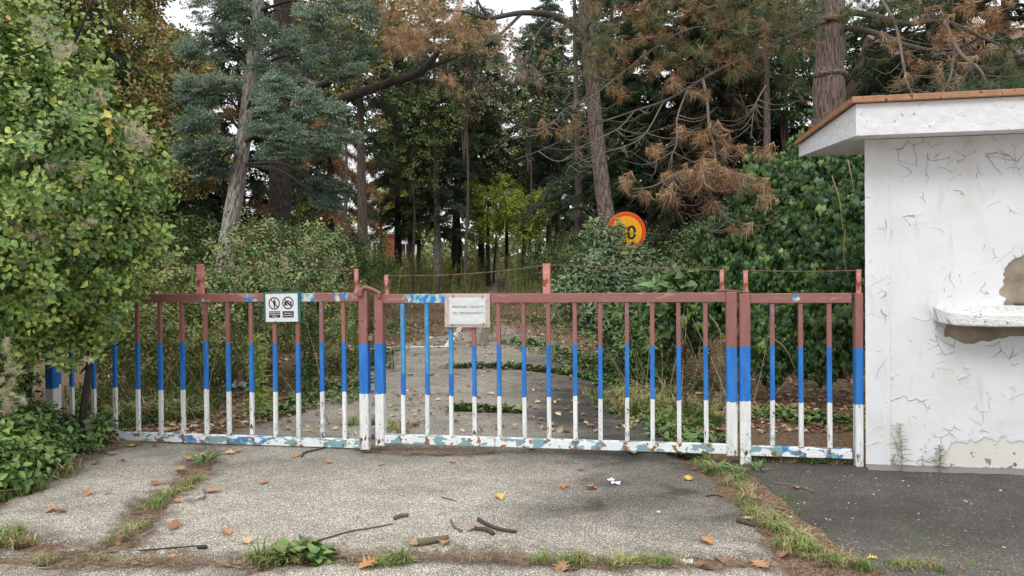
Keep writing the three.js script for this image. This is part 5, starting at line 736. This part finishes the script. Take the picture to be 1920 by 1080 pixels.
plant('tall_weed', 'leafy weed behind the bars left of the plastic sheet', 395, 735, 0.8, 1, [0.20, 0.30, 0.08], 0.06);
plant('tall_weed', 'green weed behind the bars nearest the bush', 240, 740, 0.95, 1, [0.22, 0.32, 0.09]);
plant('booth_weed', 'tallest weed growing against the booth wall', 1692, 888, 0.38, 3, [0.24, 0.27, 0.12]);
plant('booth_weed', 'small leafy weed at the booth wall, rightmost of three', 1762, 888, 0.22, 4, [0.15, 0.19, 0.08]);
plant('booth_weed', 'small pale weed at the booth wall between its two neighbours', 1728, 884, 0.26, 3, [0.26, 0.31, 0.16]);
{ // the field of weeds in the clearing and under the trees
  const r = rng(95), a = [], b = [], c = [];
  for (let i = 0; i < 9000; i++) { const d = 12 + Math.pow(r(), 0.8) * 40, x = (r() - 0.5) * d * 1.25, z = -d; const lx = edgeX(leftEdge, z), rx = edgeX(rightEdge, z), clear = 0.35 + 0.5 * smooth(30, 18, d), px = edgeX(pathPts, z); const onDrive = driveField(x, z) > -0.25; if (onDrive && r() > 0.01) continue; if (Math.abs(x - px) < clear && d < 38) continue; if (d < 26 && d > 13 && Math.abs(x - px) < 2.9 && r() > 0.05) continue; if (x > 2.1 && x < 5 && d < 13) continue; const h = (0.45 + r() * 0.75) * (d > 22 ? 1.15 : 0.8); const m = frame(V(x, hgt(x, z), z), V((r() - 0.5) * 0.3, 1, (r() - 0.5) * 0.3), rdir(r), V(1.6, h, 1.6)); (i % 3 === 0 ? a : i % 3 === 1 ? b : c).push(m); }
  const far = [weedStalk(4, 1, 22, 0.11, 0.022), weedStalk(5, 1, 20, 0.12, 0.02), weedStalk(6, 1, 18, 0.10, 0.02, 40)];
  [a, b, c].forEach((l, i) => tag(copies('weed_field', far[i], dullLeaf, l, [[[0.22, 0.30, 0.07], [0.28, 0.36, 0.09]], [[0.26, 0.33, 0.09], [0.18, 0.25, 0.07]], [[0.40, 0.40, 0.16], [0.32, 0.36, 0.11], [0.50, 0.47, 0.25]]][i], 96 + i), ['slender green weeds covering the clearing', 'olive green weeds covering the clearing', 'pale seeding weeds covering the clearing'][i], 'weeds'));
}
{ // ground cover: ivy strips, grass tufts, leaf litter
  const r = rng(101), scatter = (line, w, n, fn) => { const pts = path(line), c = new THREE.CatmullRomCurve3(pts); for (let i = 0; i < n; i++) { const p = c.getPoint(r()), a = r() * 6.28, q = w * (r() + r() - 1); p.x += Math.cos(a) * q * 1.3; p.z += Math.sin(a) * q; p.y = hgt(p.x, p.z); fn(p); } };
  const lowLeaf = leafSprig(102, 6, 0.045, 0.034, 0.05), lv = [], rows = [[[[845, 692], [930, 690], [1020, 698], [1100, 712], [1180, 730]], 0.16, 260], [[[850, 774], [900, 773], [980, 778]], 0.07, 90], [[[1110, 680], [1170, 720], [1220, 760], [1280, 805]], 0.6, 900], [[[640, 760], [690, 700], [720, 660]], 0.4, 260], [[[960, 640], [1040, 660], [1110, 690]], 0.5, 300], [[[480, 790], [560, 760], [640, 720]], 0.4, 200], [[[1150, 660], [1230, 690], [1300, 740]], 0.6, 420], [[[1180, 850], [1250, 852], [1300, 862]], 0.09, 90], [[[1220, 780], [1290, 830], [1330, 840]], 0.3, 260], [[[1420, 780], [1520, 790], [1590, 800]], 0.35, 240], [[[1430, 700], [1520, 690], [1600, 690]], 0.3, 160], [[[230, 800], [300, 780], [380, 740], [450, 700]], 0.5, 420], [[[560, 740], [620, 690], [680, 660]], 0.5, 220], [[[700, 640], [760, 600]], 0.7, 200], [[[1000, 600], [1080, 620], [1150, 650]], 0.7, 260], [[[530, 1062], [560, 1050], [600, 1055]], 0.09, 60], [[[260, 700], [330, 690], [400, 660]], 0.8, 380], [[[1640, 872], [1660, 878]], 0.03, 4], [[[1390, 868], [1480, 866], [1590, 870]], 0.07, 60]];
  for (const [l, w, n] of rows) scatter(l, w, n, (p) => lv.push(frame(p.add(V(0, 0.015, 0)), V((r() - 0.5) * 0.7, 1, (r() - 0.5) * 0.7), rdir(r), 0.7 + r() * 0.7)));
  tag(copies('ground_cover', lowLeaf, leafMat, lv, [[0.10, 0.17, 0.045], [0.13, 0.21, 0.05], [0.075, 0.13, 0.04], [0.17, 0.20, 0.06]], 103), 'creeping green ground cover in patches along the drive', 'ground cover');
  const tufts = [grassTuft(104, 44, 0.085, 0.07), grassTuft(105, 32, 0.13, 0.06)], sets = [[], []];
  const grow = (l, w, n, s) => scatter(l, w, n, (p) => sets[r() < 0.7 ? 0 : 1].push(frame(p, V((r() - 0.5) * 0.4, 1, (r() - 0.5) * 0.4), rdir(r), s * (0.5 + r() * 0.8))));
  grow([[375, 905], [340, 920], [300, 945], [280, 960]], 0.09, 34, 0.7); grow([[265, 985], [240, 1005], [215, 1025]], 0.07, 16, 0.7); grow([[470, 1060], [530, 1055], [570, 1060]], 0.09, 26, 0.8); grow([[20, 1010], [0, 1030], [40, 1025]], 0.08, 24, 0.9); grow([[60, 1055], [200, 1055], [400, 1060]], 0.08, 26, 0.45);
  grow([[980, 1060], [1060, 1058], [1150, 1062], [1250, 1060]], 0.07, 34, 0.7); grow([[720, 1065], [760, 1060]], 0.06, 18, 0.8); grow([[1300, 862], [1340, 885], [1375, 905], [1395, 930]], 0.08, 44, 0.7); grow([[1400, 940], [1410, 965], [1440, 985], [1470, 1000]], 0.08, 36, 0.75); grow([[1480, 1005], [1500, 1030], [1540, 1050], [1570, 1060]], 0.09, 40, 0.8); grow([[1580, 1065], [1660, 1068], [1760, 1072], [1900, 1075]], 0.07, 22, 0.6); grow([[1400, 868], [1500, 870], [1600, 874]], 0.06, 30, 0.8); grow([[10, 935], [60, 905], [90, 890]], 0.2, 90, 1.2); grow([[220, 660], [300, 650], [400, 640]], 0.9, 520, 3.6); grow([[230, 780], [330, 740], [430, 700]], 0.6, 420, 2.4); grow([[420, 660], [520, 650], [620, 640]], 0.8, 300, 2.6); grow([[200, 800], [280, 790], [360, 780]], 0.25, 160, 1.7); grow([[1150, 740], [1250, 780], [1320, 800]], 0.5, 180, 1.8); grow([[740, 820], [730, 800], [640, 800]], 0.2, 26, 1.1);
  sets.forEach((l, i) => tag(copies('grass', tufts[i], dullLeaf, l, [[0.16, 0.24, 0.05], [0.20, 0.26, 0.07], [0.30, 0.28, 0.11], [0.13, 0.20, 0.045], [0.38, 0.32, 0.16], [0.30, 0.23, 0.12]], 106 + i, null, 0.3), ['short grass tufts growing in cracks and along edges', 'longer grass tufts growing in cracks and along edges'][i], 'grass'));
  // bare brambles and dry stalks in the thickets
  const dry = []; for (let i = 0; i < 200; i++) { const side = r() < 0.55, px = side ? lerp(230, 650, r()) : lerp(1180, 1420, r()), p = onGround(px, lerp(690, 800, r())); const l = 0.5 + r() * 0.9; dry.push(frame(p, V((r() - 0.5) * 1.5, 1, (r() - 0.5)), rdir(r), V(1, l, 1))); }
  tag(copies('dry_stalks', tube([V(0, 0, 0), V(0.03, 0.4, 0.02), V(0.16, 1, 0)], 0.005, 0.0015, { seg: 4, n: 6 }), dullLeaf, dry, PAL.dry, 108), 'dry bare stalks standing in the thickets behind the gates', 'stalks');
  // leaf litter behind the gate
  const lit = [], pineLit = [];
  const curl = leafShape(109, 0.075);
  for (let i = 0; i < 19000; i++) { const d = 7.2 + Math.pow(r(), 1.4) * 30, x = (r() - 0.5) * d * 1.15, z = -d, f = driveField(x, z); if (f > 0 && r() > (d > 13.5 ? 0.9 : 0.13)) continue; const p = V(x, Math.max(hgt(x, z), f > 0 ? driveTop(x, z) : -9) + 0.012, z); lit.push(frame(p, V((r() - 0.5) * 2, (r() - 0.5) * 0.7, (r() - 0.5) * 2), V((r() - 0.5) * 0.9, 1, (r() - 0.5) * 0.9), 0.5 + r() * 0.7)); }
  tag(copies('leaf_litter', curl, dullLeaf, lit, [[0.40, 0.25, 0.15], [0.30, 0.18, 0.11], [0.54, 0.38, 0.23], [0.19, 0.12, 0.08], [0.66, 0.50, 0.32]], 110, null, 0.3), 'brown leaf litter lying under the trees behind the gates', 'leaves');
  const stroke = new Tris(); for (let i = 0; i < 5; i++) { const a = r() * 6.28, o = V((r() - 0.5) * 0.05, 0.004 + r() * 0.004, (r() - 0.5) * 0.05), e = o.clone().add(V(Math.cos(a) * 0.06, 0.003, Math.sin(a) * 0.06)), s = V(-Math.sin(a), 0, Math.cos(a)).multiplyScalar(0.0016); stroke.tri(o.clone().add(s), o.clone().sub(s), e); }
  const duff = (l, w, n) => scatter(l, w, n, (p) => { p.y = Math.max(p.y, driveTop(p.x, p.z)) + 0.003; pineLit.push(frame(p, V(0, 1, 0), rdir(r), 0.7 + r() * 0.9)); });
  duff([[690, 845], [800, 855], [900, 852]], 0.14, 900); duff([[220, 845], [300, 830], [420, 838], [520, 828]], 0.16, 380); duff([[90, 890], [150, 870], [220, 845]], 0.15, 220); duff([[395, 850], [345, 915], [290, 948], [225, 1028], [60, 1052]], 0.14, 1100); duff([[100, 1062], [420, 1062], [760, 1050], [1060, 1062], [1440, 1066]], 0.12, 1800); duff([[1300, 866], [1375, 910], [1440, 985], [1560, 1060]], 0.12, 700);
  tag(copies('needle_litter', stroke.geo(), dullLeaf, pineLit, [[0.26, 0.17, 0.11], [0.18, 0.12, 0.08], [0.40, 0.30, 0.19], [0.10, 0.07, 0.05]], 111), 'brown needle litter gathered in cracks and below the gate', 'needles');
  // chips of wall paint on the dark pavement
  const chip = new Tris().tri(V(-0.012, 0, -0.008), V(0.013, 0.002, -0.006), V(0.009, 0.004, 0.01)).tri(V(-0.012, 0, -0.008), V(0.009, 0.004, 0.01), V(-0.010, 0.003, 0.009)).geo(), chips = [];
  for (let i = 0; i < 130; i++) { const p = onGround(lerp(1480, 1920, r()), 888 + Math.pow(r(), 1.6) * 150); p.y += 0.022; chips.push(frame(p, V((r() - 0.5) * 0.4, 1, (r() - 0.5) * 0.4), rdir(r), 0.2 + r() * r() * 0.75)); }
  tag(copies('paint_chips', chip, dullLeaf, chips, [[0.7, 0.7, 0.68], [0.6, 0.58, 0.54]], 112), 'white chips of paint scattered on the dark pavement', 'paint chips');
}
// ---------------------------------------------------------------- fallen leaves, sticks and litter in front of the gate
function leafShape(seed, S) {                              // a lobed oak leaf, curled; stalk along -y
  const r = rng(seed), T = new Tris(), L = [], R = [], n = 9, cup = 0.25 + r() * 0.5, bend = (r() - 0.3) * 0.6;
  for (let i = 0; i <= n; i++) { const t = i / n, w = Math.sin(Math.PI * Math.pow(t, 0.8)) * 0.36 * (i % 2 ? 1.3 : 0.42) + 0.015, y = t * S; const z = bend * S * (t - 0.5) * (t - 0.5); L.push(V(-w * S, y + (i % 2 ? 0.05 * S : 0), z + cup * w * S * (0.6 + r() * 0.6))); R.push(V(w * S, y + (i % 2 ? 0.05 * S : 0), z + cup * w * S * (0.4 + r() * 0.6))); }
  const mid = (i) => V(0, i / n * S, bend * S * (i / n - 0.5) ** 2);
  for (let i = 0; i < n; i++) T.tri(mid(i), L[i + 1], L[i]).tri(mid(i), mid(i + 1), L[i + 1]).tri(mid(i), R[i], R[i + 1]).tri(mid(i), R[i + 1], mid(i + 1));
  const s = 0.006 * S / 0.1; T.tri(V(-s, 0, 0), V(s, 0, 0), V(0.02 * S, -0.32 * S, 0.04 * S)); const g = T.geo(); g.translate(0, -S / 2, 0); return g;
}
{
  const shapes = [1, 2, 3, 4, 5].map((k) => leafShape(200 + k, 0.105)), tones = { tan: [0.38, 0.21, 0.11], orange: [0.44, 0.21, 0.085], brown: [0.27, 0.12, 0.07], yellow: [0.60, 0.40, 0.08], pale: [0.55, 0.36, 0.21] }, mats = {}; for (const k in tones) mats[k] = std(lin(...tones[k]), 0.7);
  const r = rng(210), words = { tan: 'tan', orange: 'orange', brown: 'dark brown', yellow: 'yellow', pale: 'pale' };
  const spots = [[167, 855, 'pale', 1.2], [180, 876, 'tan', 0.9], [132, 900, 'yellow', 0.8], [338, 887, 'tan', 1], [372, 858, 'yellow', 1.1], [355, 866, 'orange', 0.9], [403, 871, 'orange', 0.7], [378, 837, 'tan', 1], [447, 853, 'orange', 1], [432, 856, 'pale', 0.9], [553, 862, 'tan', 0.9], [617, 873, 'orange', 0.9], [493, 913, 'orange', 0.8], [400, 929, 'tan', 1.2], [375, 942, 'pale', 0.8], [330, 949, 'orange', 1], [293, 915, 'brown', 0.9], [203, 933, 'tan', 0.7], [163, 935, 'tan', 1.1], [100, 966, 'tan', 1], [117, 968, 'brown', 0.9], [328, 997, 'brown', 1.2], [268, 987, 'tan', 0.9], [250, 999, 'orange', 1.1], [215, 1025, 'tan', 1.2], [423, 1008, 'orange', 1.1], [465, 1025, 'pale', 1.1], [533, 1043, 'tan', 1.1], [560, 1060, 'tan', 1.4], [40, 1028, 'orange', 1.2], [12, 1017, 'orange', 1], [323, 1047, 'orange', 0.6], [458, 830, 'yellow', 0.9], [267, 835, 'tan', 0.8], [250, 843, 'yellow', 0.9], [347, 907, 'tan', 1], [715, 878, 'orange', 0.8], [848, 873, 'orange', 0.7], [997, 848, 'tan', 0.9], [1187, 856, 'pale', 1.1], [1090, 887, 'tan', 0.7], [1057, 920, 'orange', 1], [1107, 924, 'orange', 1], [935, 942, 'yellow', 1.2], [883, 1000, 'tan', 0.9], [835, 1027, 'tan', 1.3], [693, 1072, 'orange', 1.2], [1053, 1070, 'tan', 1.2], [780, 1031, 'tan', 0.8], [1290, 905, 'yellow', 0.9], [1301, 882, 'tan', 0.8], [1493, 922, 'orange', 0.9], [1404, 976, 'pale', 1.1], [1452, 979, 'pale', 0.9], [1324, 1025, 'orange', 1.1], [1352, 1058, 'brown', 1.5], [1427, 1073, 'tan', 1.2], [1470, 1045, 'brown', 0.9], [1559, 1058, 'tan', 1.3], [1313, 1065, 'brown', 0.9], [617, 1035, 'brown', 0.8], [1240, 1064, 'brown', 0.9], [1180, 1066, 'tan', 0.8], [230, 870, 'brown', 0.9], [290, 842, 'brown', 0.9], [320, 836, 'tan', 0.8], [210, 858, 'tan', 0.9], [1636, 1058, 'yellow', 0.6]];
  const rows2 = [];
  for (const [x, y, c, s] of spots) {
    const p = onGround(x, y), f = Math.max(hgt(p.x, p.z), driveField(p.x, p.z) > 0 ? driveTop(p.x, p.z) : -9, paveField(p.x, p.z) > 0 ? 0.018 : -9);
    const where = x < 640 && y < 870 ? 'on the asphalt just before the left gate' : x < 420 ? 'on the asphalt beside the grassy crack' : x < 660 ? 'on pale asphalt left of the cut stick' : x > 1280 ? 'by the weedy seam before the booth' : y < 900 ? 'on the asphalt just before the middle gate' : 'on the asphalt among the broken sticks';
    const m = single('fallen_leaf', shapes[Math.floor(r() * 5)], mats[c], `${words[c]} fallen oak leaf ${where}`, 'leaf', `fallen leaves ${where}`); rows2.push([m, x]);
    m.position.set(p.x, f + 0.012, p.z); m.rotation.set(-Math.PI / 2 + (r() - 0.5) * 0.5, (r() - 0.5) * 0.5, r() * 6.28, 'XYZ'); m.scale.setScalar(s * (0.78 + r() * 0.2));
  }
  // several of one colour in one place: told apart by their order from the left
  const ord = ['leftmost', 'second from left', 'third from left', 'fourth from left', 'fifth from left', 'sixth from left', 'seventh from left', 'eighth from left', 'ninth from left', 'tenth from left'];
  for (const key of new Set(rows2.map(([m]) => m.userData.label))) { const same = rows2.filter(([m]) => m.userData.label === key).sort((p, q) => p[1] - q[1]); if (same.length > 1) same.forEach(([m], i) => { m.userData.label = key.replace('fallen oak leaf', 'oak leaf') + ', ' + ord[i]; }); }
  const stick = (label, pts, a, b, col, o = {}) => { const q = pts.map(([x, y, up = 0]) => { const p = onGround(x, y); p.y = Math.max(p.y, driveTop(p.x, p.z), paveField(p.x, p.z) > 0 ? 0.018 : -9) + a * 0.9 + up; return p; }), foot = q[0].clone(); return (() => { const m = single('stick', tube(q.map((p) => p.sub(foot)), a, b, { seg: 8, wob: 0.15, ...o }), std(lin(...col), 0.95), label, 'stick'); m.position.copy(foot); return m; })(); };
  stick('long bent twig leaning out below the left gate', [[566, 862], [572, 855], [600, 848], [640, 834, 0.02]], 0.011, 0.008, [0.085, 0.07, 0.055]);
  stick('thick cut stick with a pale end lying on the asphalt', [[785, 1031], [812, 1026], [840, 1021]], 0.021, 0.017, [0.14, 0.12, 0.075]);
  stick('short mossy stick stub left of the other sticks', [[740, 982], [752, 977], [766, 976]], 0.014, 0.011, [0.12, 0.105, 0.06]);
  stick('longest dark broken stick right of the cut stick', [[897, 983], [915, 994], [940, 1003], [968, 1007]], 0.012, 0.010, [0.065, 0.052, 0.045]);
  stick('short dark broken stick below the longest one', [[890, 1001], [910, 1003], [926, 1011]], 0.013, 0.011, [0.065, 0.055, 0.045]);
  stick('small forked grey stick left of the dark broken sticks', [[846, 985], [852, 997], [866, 1005]], 0.008, 0.006, [0.13, 0.12, 0.09]);
  stick('thin straight twig lying on the middle of the asphalt', [[828, 940], [857, 948]], 0.004, 0.003, [0.09, 0.065, 0.05]);
  stick('long thin brown twig left of the cut stick', [[592, 1024], [660, 1004], [700, 998], [738, 990]], 0.006, 0.003, [0.10, 0.075, 0.055]);
  stick('long dark straight twig at the lower left', [[182, 1042], [290, 1038], [386, 1031]], 0.005, 0.003, [0.05, 0.04, 0.035]);
  stick('thin twig on the dark pavement before the booth', [[1452, 911], [1490, 916], [1540, 934]], 0.006, 0.004, [0.16, 0.13, 0.10]);
  stick('pale forked twig in the weedy seam', [[1444, 950], [1456, 954], [1472, 957]], 0.008, 0.005, [0.22, 0.19, 0.15]);
  stick('short dark twig at the right edge of the driveway', [[1324, 938], [1340, 935], [1356, 933]], 0.006, 0.004, [0.06, 0.05, 0.04]);
  stick('black stub beside the long twig at lower left', [[371, 1037], [388, 1037]], 0.010, 0.010, [0.03, 0.03, 0.03]);
  stick('flat dark piece of bark in the weedy seam', [[1383, 985], [1398, 990], [1416, 992]], 0.016, 0.012, [0.07, 0.06, 0.05]);
  stick('curved grey twig beside the grassy crack', [[381, 922], [385, 932], [382, 944]], 0.006, 0.005, [0.16, 0.14, 0.11]);
  for (let k = 0; k < 7; k++) stick(['pale straw stalk at the lower left, longest', 'pale straw stalk crossing the longest one', 'short straw stalk at lower left', 'bent straw stalk below the long dark twig', 'straw stalk nearest the grassy crack', 'thin straw stalk at the bottom left', 'faded straw stalk lying apart at bottom left'][k], [[70 + k * 18, 1070 - (k % 3) * 6], [110 + k * 16, 1064 - (k % 2) * 8], [150 + k * 14, 1058 - k * 2]], 0.003, 0.002, [0.42, 0.34, 0.20]);
  // scraps
  const flat = (name, label, x, y, sx, sz, col, turn, rough = 0.6, up = 0.02) => { const g = new THREE.PlaneGeometry(sx, sz, 12, 12).rotateX(-Math.PI / 2), q = g.attributes.position; for (let i = 0; i < q.count; i++) { const a = q.getX(i) / sx, b = q.getZ(i) / sz; q.setY(i, up * Math.abs(fbm(a * 3 + x, b * 3, 2, 3)) * 2.4 + 0.003); q.setX(i, q.getX(i) * (1 + 0.3 * nz(b * 4, x, 1))); q.setZ(i, q.getZ(i) * (1 + 0.3 * nz(a * 4, y, 2))); } g.computeVertexNormals(); const m = single(name, g, std(lin(...col), rough), label, 'litter'), p = onGround(x, y); p.y = Math.max(p.y, driveTop(p.x, p.z)) + 0.002; m.position.copy(p); m.rotation.y = turn; return m; };
  flat('paper_scrap', 'small white paper scrap, upper of two before the middle gate', 1146, 908, 0.05, 0.035, [0.8, 0.8, 0.8], 0.2); flat('paper_scrap', 'white paper scrap, lower of two before the middle gate', 1155, 914, 0.065, 0.045, [0.8, 0.81, 0.82], -0.2);
  flat('paper_scrap', 'crumpled white scrap at the bottom edge of the asphalt', 1289, 1062, 0.06, 0.05, [0.75, 0.75, 0.73], 0.4, 0.7, 0.05); flat('paper_scrap', 'tiny white scrap on the asphalt right of centre', 1235, 970, 0.022, 0.02, [0.75, 0.75, 0.72], 0.1);
  flat('plastic_sheet', 'crumpled pale blue plastic sheet behind the left gate', 430, 728, 0.42, 0.5, [0.55, 0.66, 0.72], 0.3, 0.35, 0.12); flat('blue_rag', 'blue plastic rag in the weeds behind the gate gap', 663, 606, 0.3, 0.5, [0.03, 0.12, 0.5], 0.2, 0.4, 0.2); flat('plastic_bag', 'white plastic bag among the plants right of the drive', 1242, 778, 0.2, 0.2, [0.62, 0.62, 0.62], 0.5, 0.4, 0.12); flat('grey_plastic', 'torn grey plastic caught under the bush at the left edge', 25, 806, 0.34, 0.3, [0.30, 0.31, 0.33], 0.1, 0.4, 0.14); flat('foil_scrap', 'torn grey foil at the foot of the gate posts', 668, 832, 0.16, 0.1, [0.36, 0.36, 0.36], 0.5, 0.35, 0.08); flat('foil_scrap', 'crumpled clear plastic behind the meeting gate posts', 700, 826, 0.1, 0.16, [0.4, 0.4, 0.4], 1.2, 0.35, 0.16);
  // small green weeds rooted in the asphalt
  for (const [label, x, y, s] of [['rosette weed by the yellow leaves before the left gate', 384, 872, 1], ['broad rosette weed in the weedy seam near the gate', 1385, 892, 0.9], ['rosette weed at the foot of the fence panel', 1425, 885, 0.9], ['rosette weed at the middle of the fence panel foot', 1520, 872, 0.8], ['low leafy weed at the left of the seam below the gate', 1345, 890, 1]]) { const m = single('rosette_weed', leafSprig(Math.round(x), 13, 0.11, 0.026, 0.03), std(lin(0.12, 0.22, 0.07), 0.6), label, 'weed'), p = onGround(x, y); p.y += 0.012; m.position.copy(p); m.scale.setScalar(s); }
}
// ---------------------------------------------------------------- sign and buildings beyond
{
  const c = at(1174, 435, 12.1), f = V(c.x, hgt(c.x, c.z), c.z), g = thing('round_sign', 'round yellow traffic sign with a red rim, half hidden by elder leaves', 'traffic sign', f, 0.06);
  const y = c.y - f.y, R = 0.318, face = canvasTex(512, 512, (k, W) => { k.fillStyle = '#d9480f'; k.fillRect(0, 0, W, W); k.fillStyle = '#f0a800'; k.beginPath(); k.arc(256, 256, 208, 0, 7); k.fill(); const r = rng(300); for (let i = 0; i < 260; i++) { k.fillStyle = `rgba(${150 + r() * 60},${90 + r() * 50},0,0.10)`; k.beginPath(); k.ellipse(60 + r() * 390, 60 + r() * 390, 2 + r() * 5, 6 + r() * 26, 0, 0, 7); k.fill(); } k.fillStyle = '#26241f'; k.font = 'bold 250px sans-serif'; k.textAlign = 'center'; k.fillText('20', 258, 352); });
  const disc = part('disc', new THREE.CylinderGeometry(R, R, 0.012, 48).rotateX(Math.PI / 2).translate(0, y, 0), std(lin(0.3, 0.3, 0.3), 0.5), g);
  part('face', new THREE.CircleGeometry(R - 0.002, 48).translate(0, y, 0.009), std('#ffffff', 0.45, { map: face }), disc);
  part('rim', new THREE.TorusGeometry(R, 0.008, 6, 48).translate(0, y, 0.002), std(lin(0.62, 0.12, 0.04), 0.5), disc);
  part('pole', tube([V(0, -0.1, -0.035), V(0, y + 0.2, -0.035)], 0.026, 0.026, { seg: 10 }), std(lin(0.22, 0.22, 0.22), 0.5, { metalness: 0.4 }), g);
}
function house({ name, label, px, d, w, depth, h, wall, roof, turn, wins, panel, rise = 1 }) {
  const f = footAt(px, d), g = thing(name, label, 'building', f, turn), wm = std(lin(...wall), 0.9), trim = std(lin(0.7, 0.7, 0.68), 0.7), glass = std(lin(0.03, 0.035, 0.04), 0.1);
  part('wall', boxAt(w, h, depth, 0, h / 2 - 0.2, 0, 0.02), wm, g);
  const s = new THREE.Shape(); s.moveTo(-depth / 2 - 0.4, 0); s.lineTo(0, rise); s.lineTo(depth / 2 + 0.4, 0); s.lineTo(depth / 2 + 0.4, -0.14); s.lineTo(-depth / 2 - 0.4, -0.14); s.closePath();
  part('roof', new THREE.ExtrudeGeometry(s, { depth: w + 0.7, bevelEnabled: false }).rotateY(-Math.PI / 2).translate(w / 2 + 0.35, h - 0.06, 0), std(lin(...roof), 0.9), g);
  if (panel) part('painted_panel', boxAt(panel[1] - panel[0], h - 0.3, 0.05, (panel[0] + panel[1]) / 2, h / 2 - 0.2, depth / 2 + 0.03, 0.01), std(lin(...panel[2]), 0.8), g);
  for (const [x, y, ww, hh] of wins) { const q = part('window', boxAt(ww, hh, 0.04, x, y, depth / 2 + 0.03), glass, g); for (const [bw, bh, bx, by] of [[ww + 0.16, 0.08, x, y + hh / 2 + 0.04], [ww + 0.16, 0.08, x, y - hh / 2 - 0.04], [0.08, hh, x - ww / 2 - 0.04, y], [0.08, hh, x + ww / 2 + 0.04, y], [0.05, hh, x, y]]) part('frame', boxAt(bw, bh, 0.06, bx, by, depth / 2 + 0.05), trim, q); }
}
house({ name: 'red_hut', label: 'small white hut with a red painted corner in the clearing', px: 725, d: 55, w: 4.6, depth: 4, h: 2.9, wall: [0.6, 0.6, 0.6], roof: [0.5, 0.5, 0.49], turn: 0.1, panel: [-0.1, 0.75, [0.42, 0.07, 0.03]], wins: [[-1.5, 1.5, 0.9, 1.1], [-0.55, 1.35, 0.45, 1.5], [1.5, 1.5, 0.9, 1.0]], rise: 0.8 });
house({ name: 'pale_house', label: 'pale house with dark windows seen between the trunks right of the sign', px: 1256, d: 42, w: 6, depth: 5, h: 3.4, wall: [0.62, 0.61, 0.62], roof: [0.22, 0.13, 0.10], turn: -0.1, wins: [[-0.55, 2.1, 0.7, 0.9], [0.35, 2.1, 0.6, 0.9], [2, 2.0, 0.8, 1]] });
house({ name: 'dark_house', label: 'dark red boarded house in the shade above the booth roof', px: 1840, d: 21, w: 5.4, depth: 4, h: 6.4, wall: [0.16, 0.045, 0.04], roof: [0.16, 0.10, 0.08], turn: -0.12, wins: [[-1.2, 4.6, 0.9, 1.1], [1.4, 4.6, 0.9, 1.1]], rise: 1.4 });
house({ name: 'tiled_house', label: 'far house with a red tiled roof between stout pine and booth', px: 1690, d: 44, w: 9, depth: 6, h: 8.2, wall: [0.5, 0.45, 0.4], roof: [0.33, 0.14, 0.09], turn: 0.5, wins: [[-1.5, 6.5, 0.9, 1.2], [1.5, 6.5, 0.9, 1.2]], rise: 2 });

renderer.render(scene, camera);
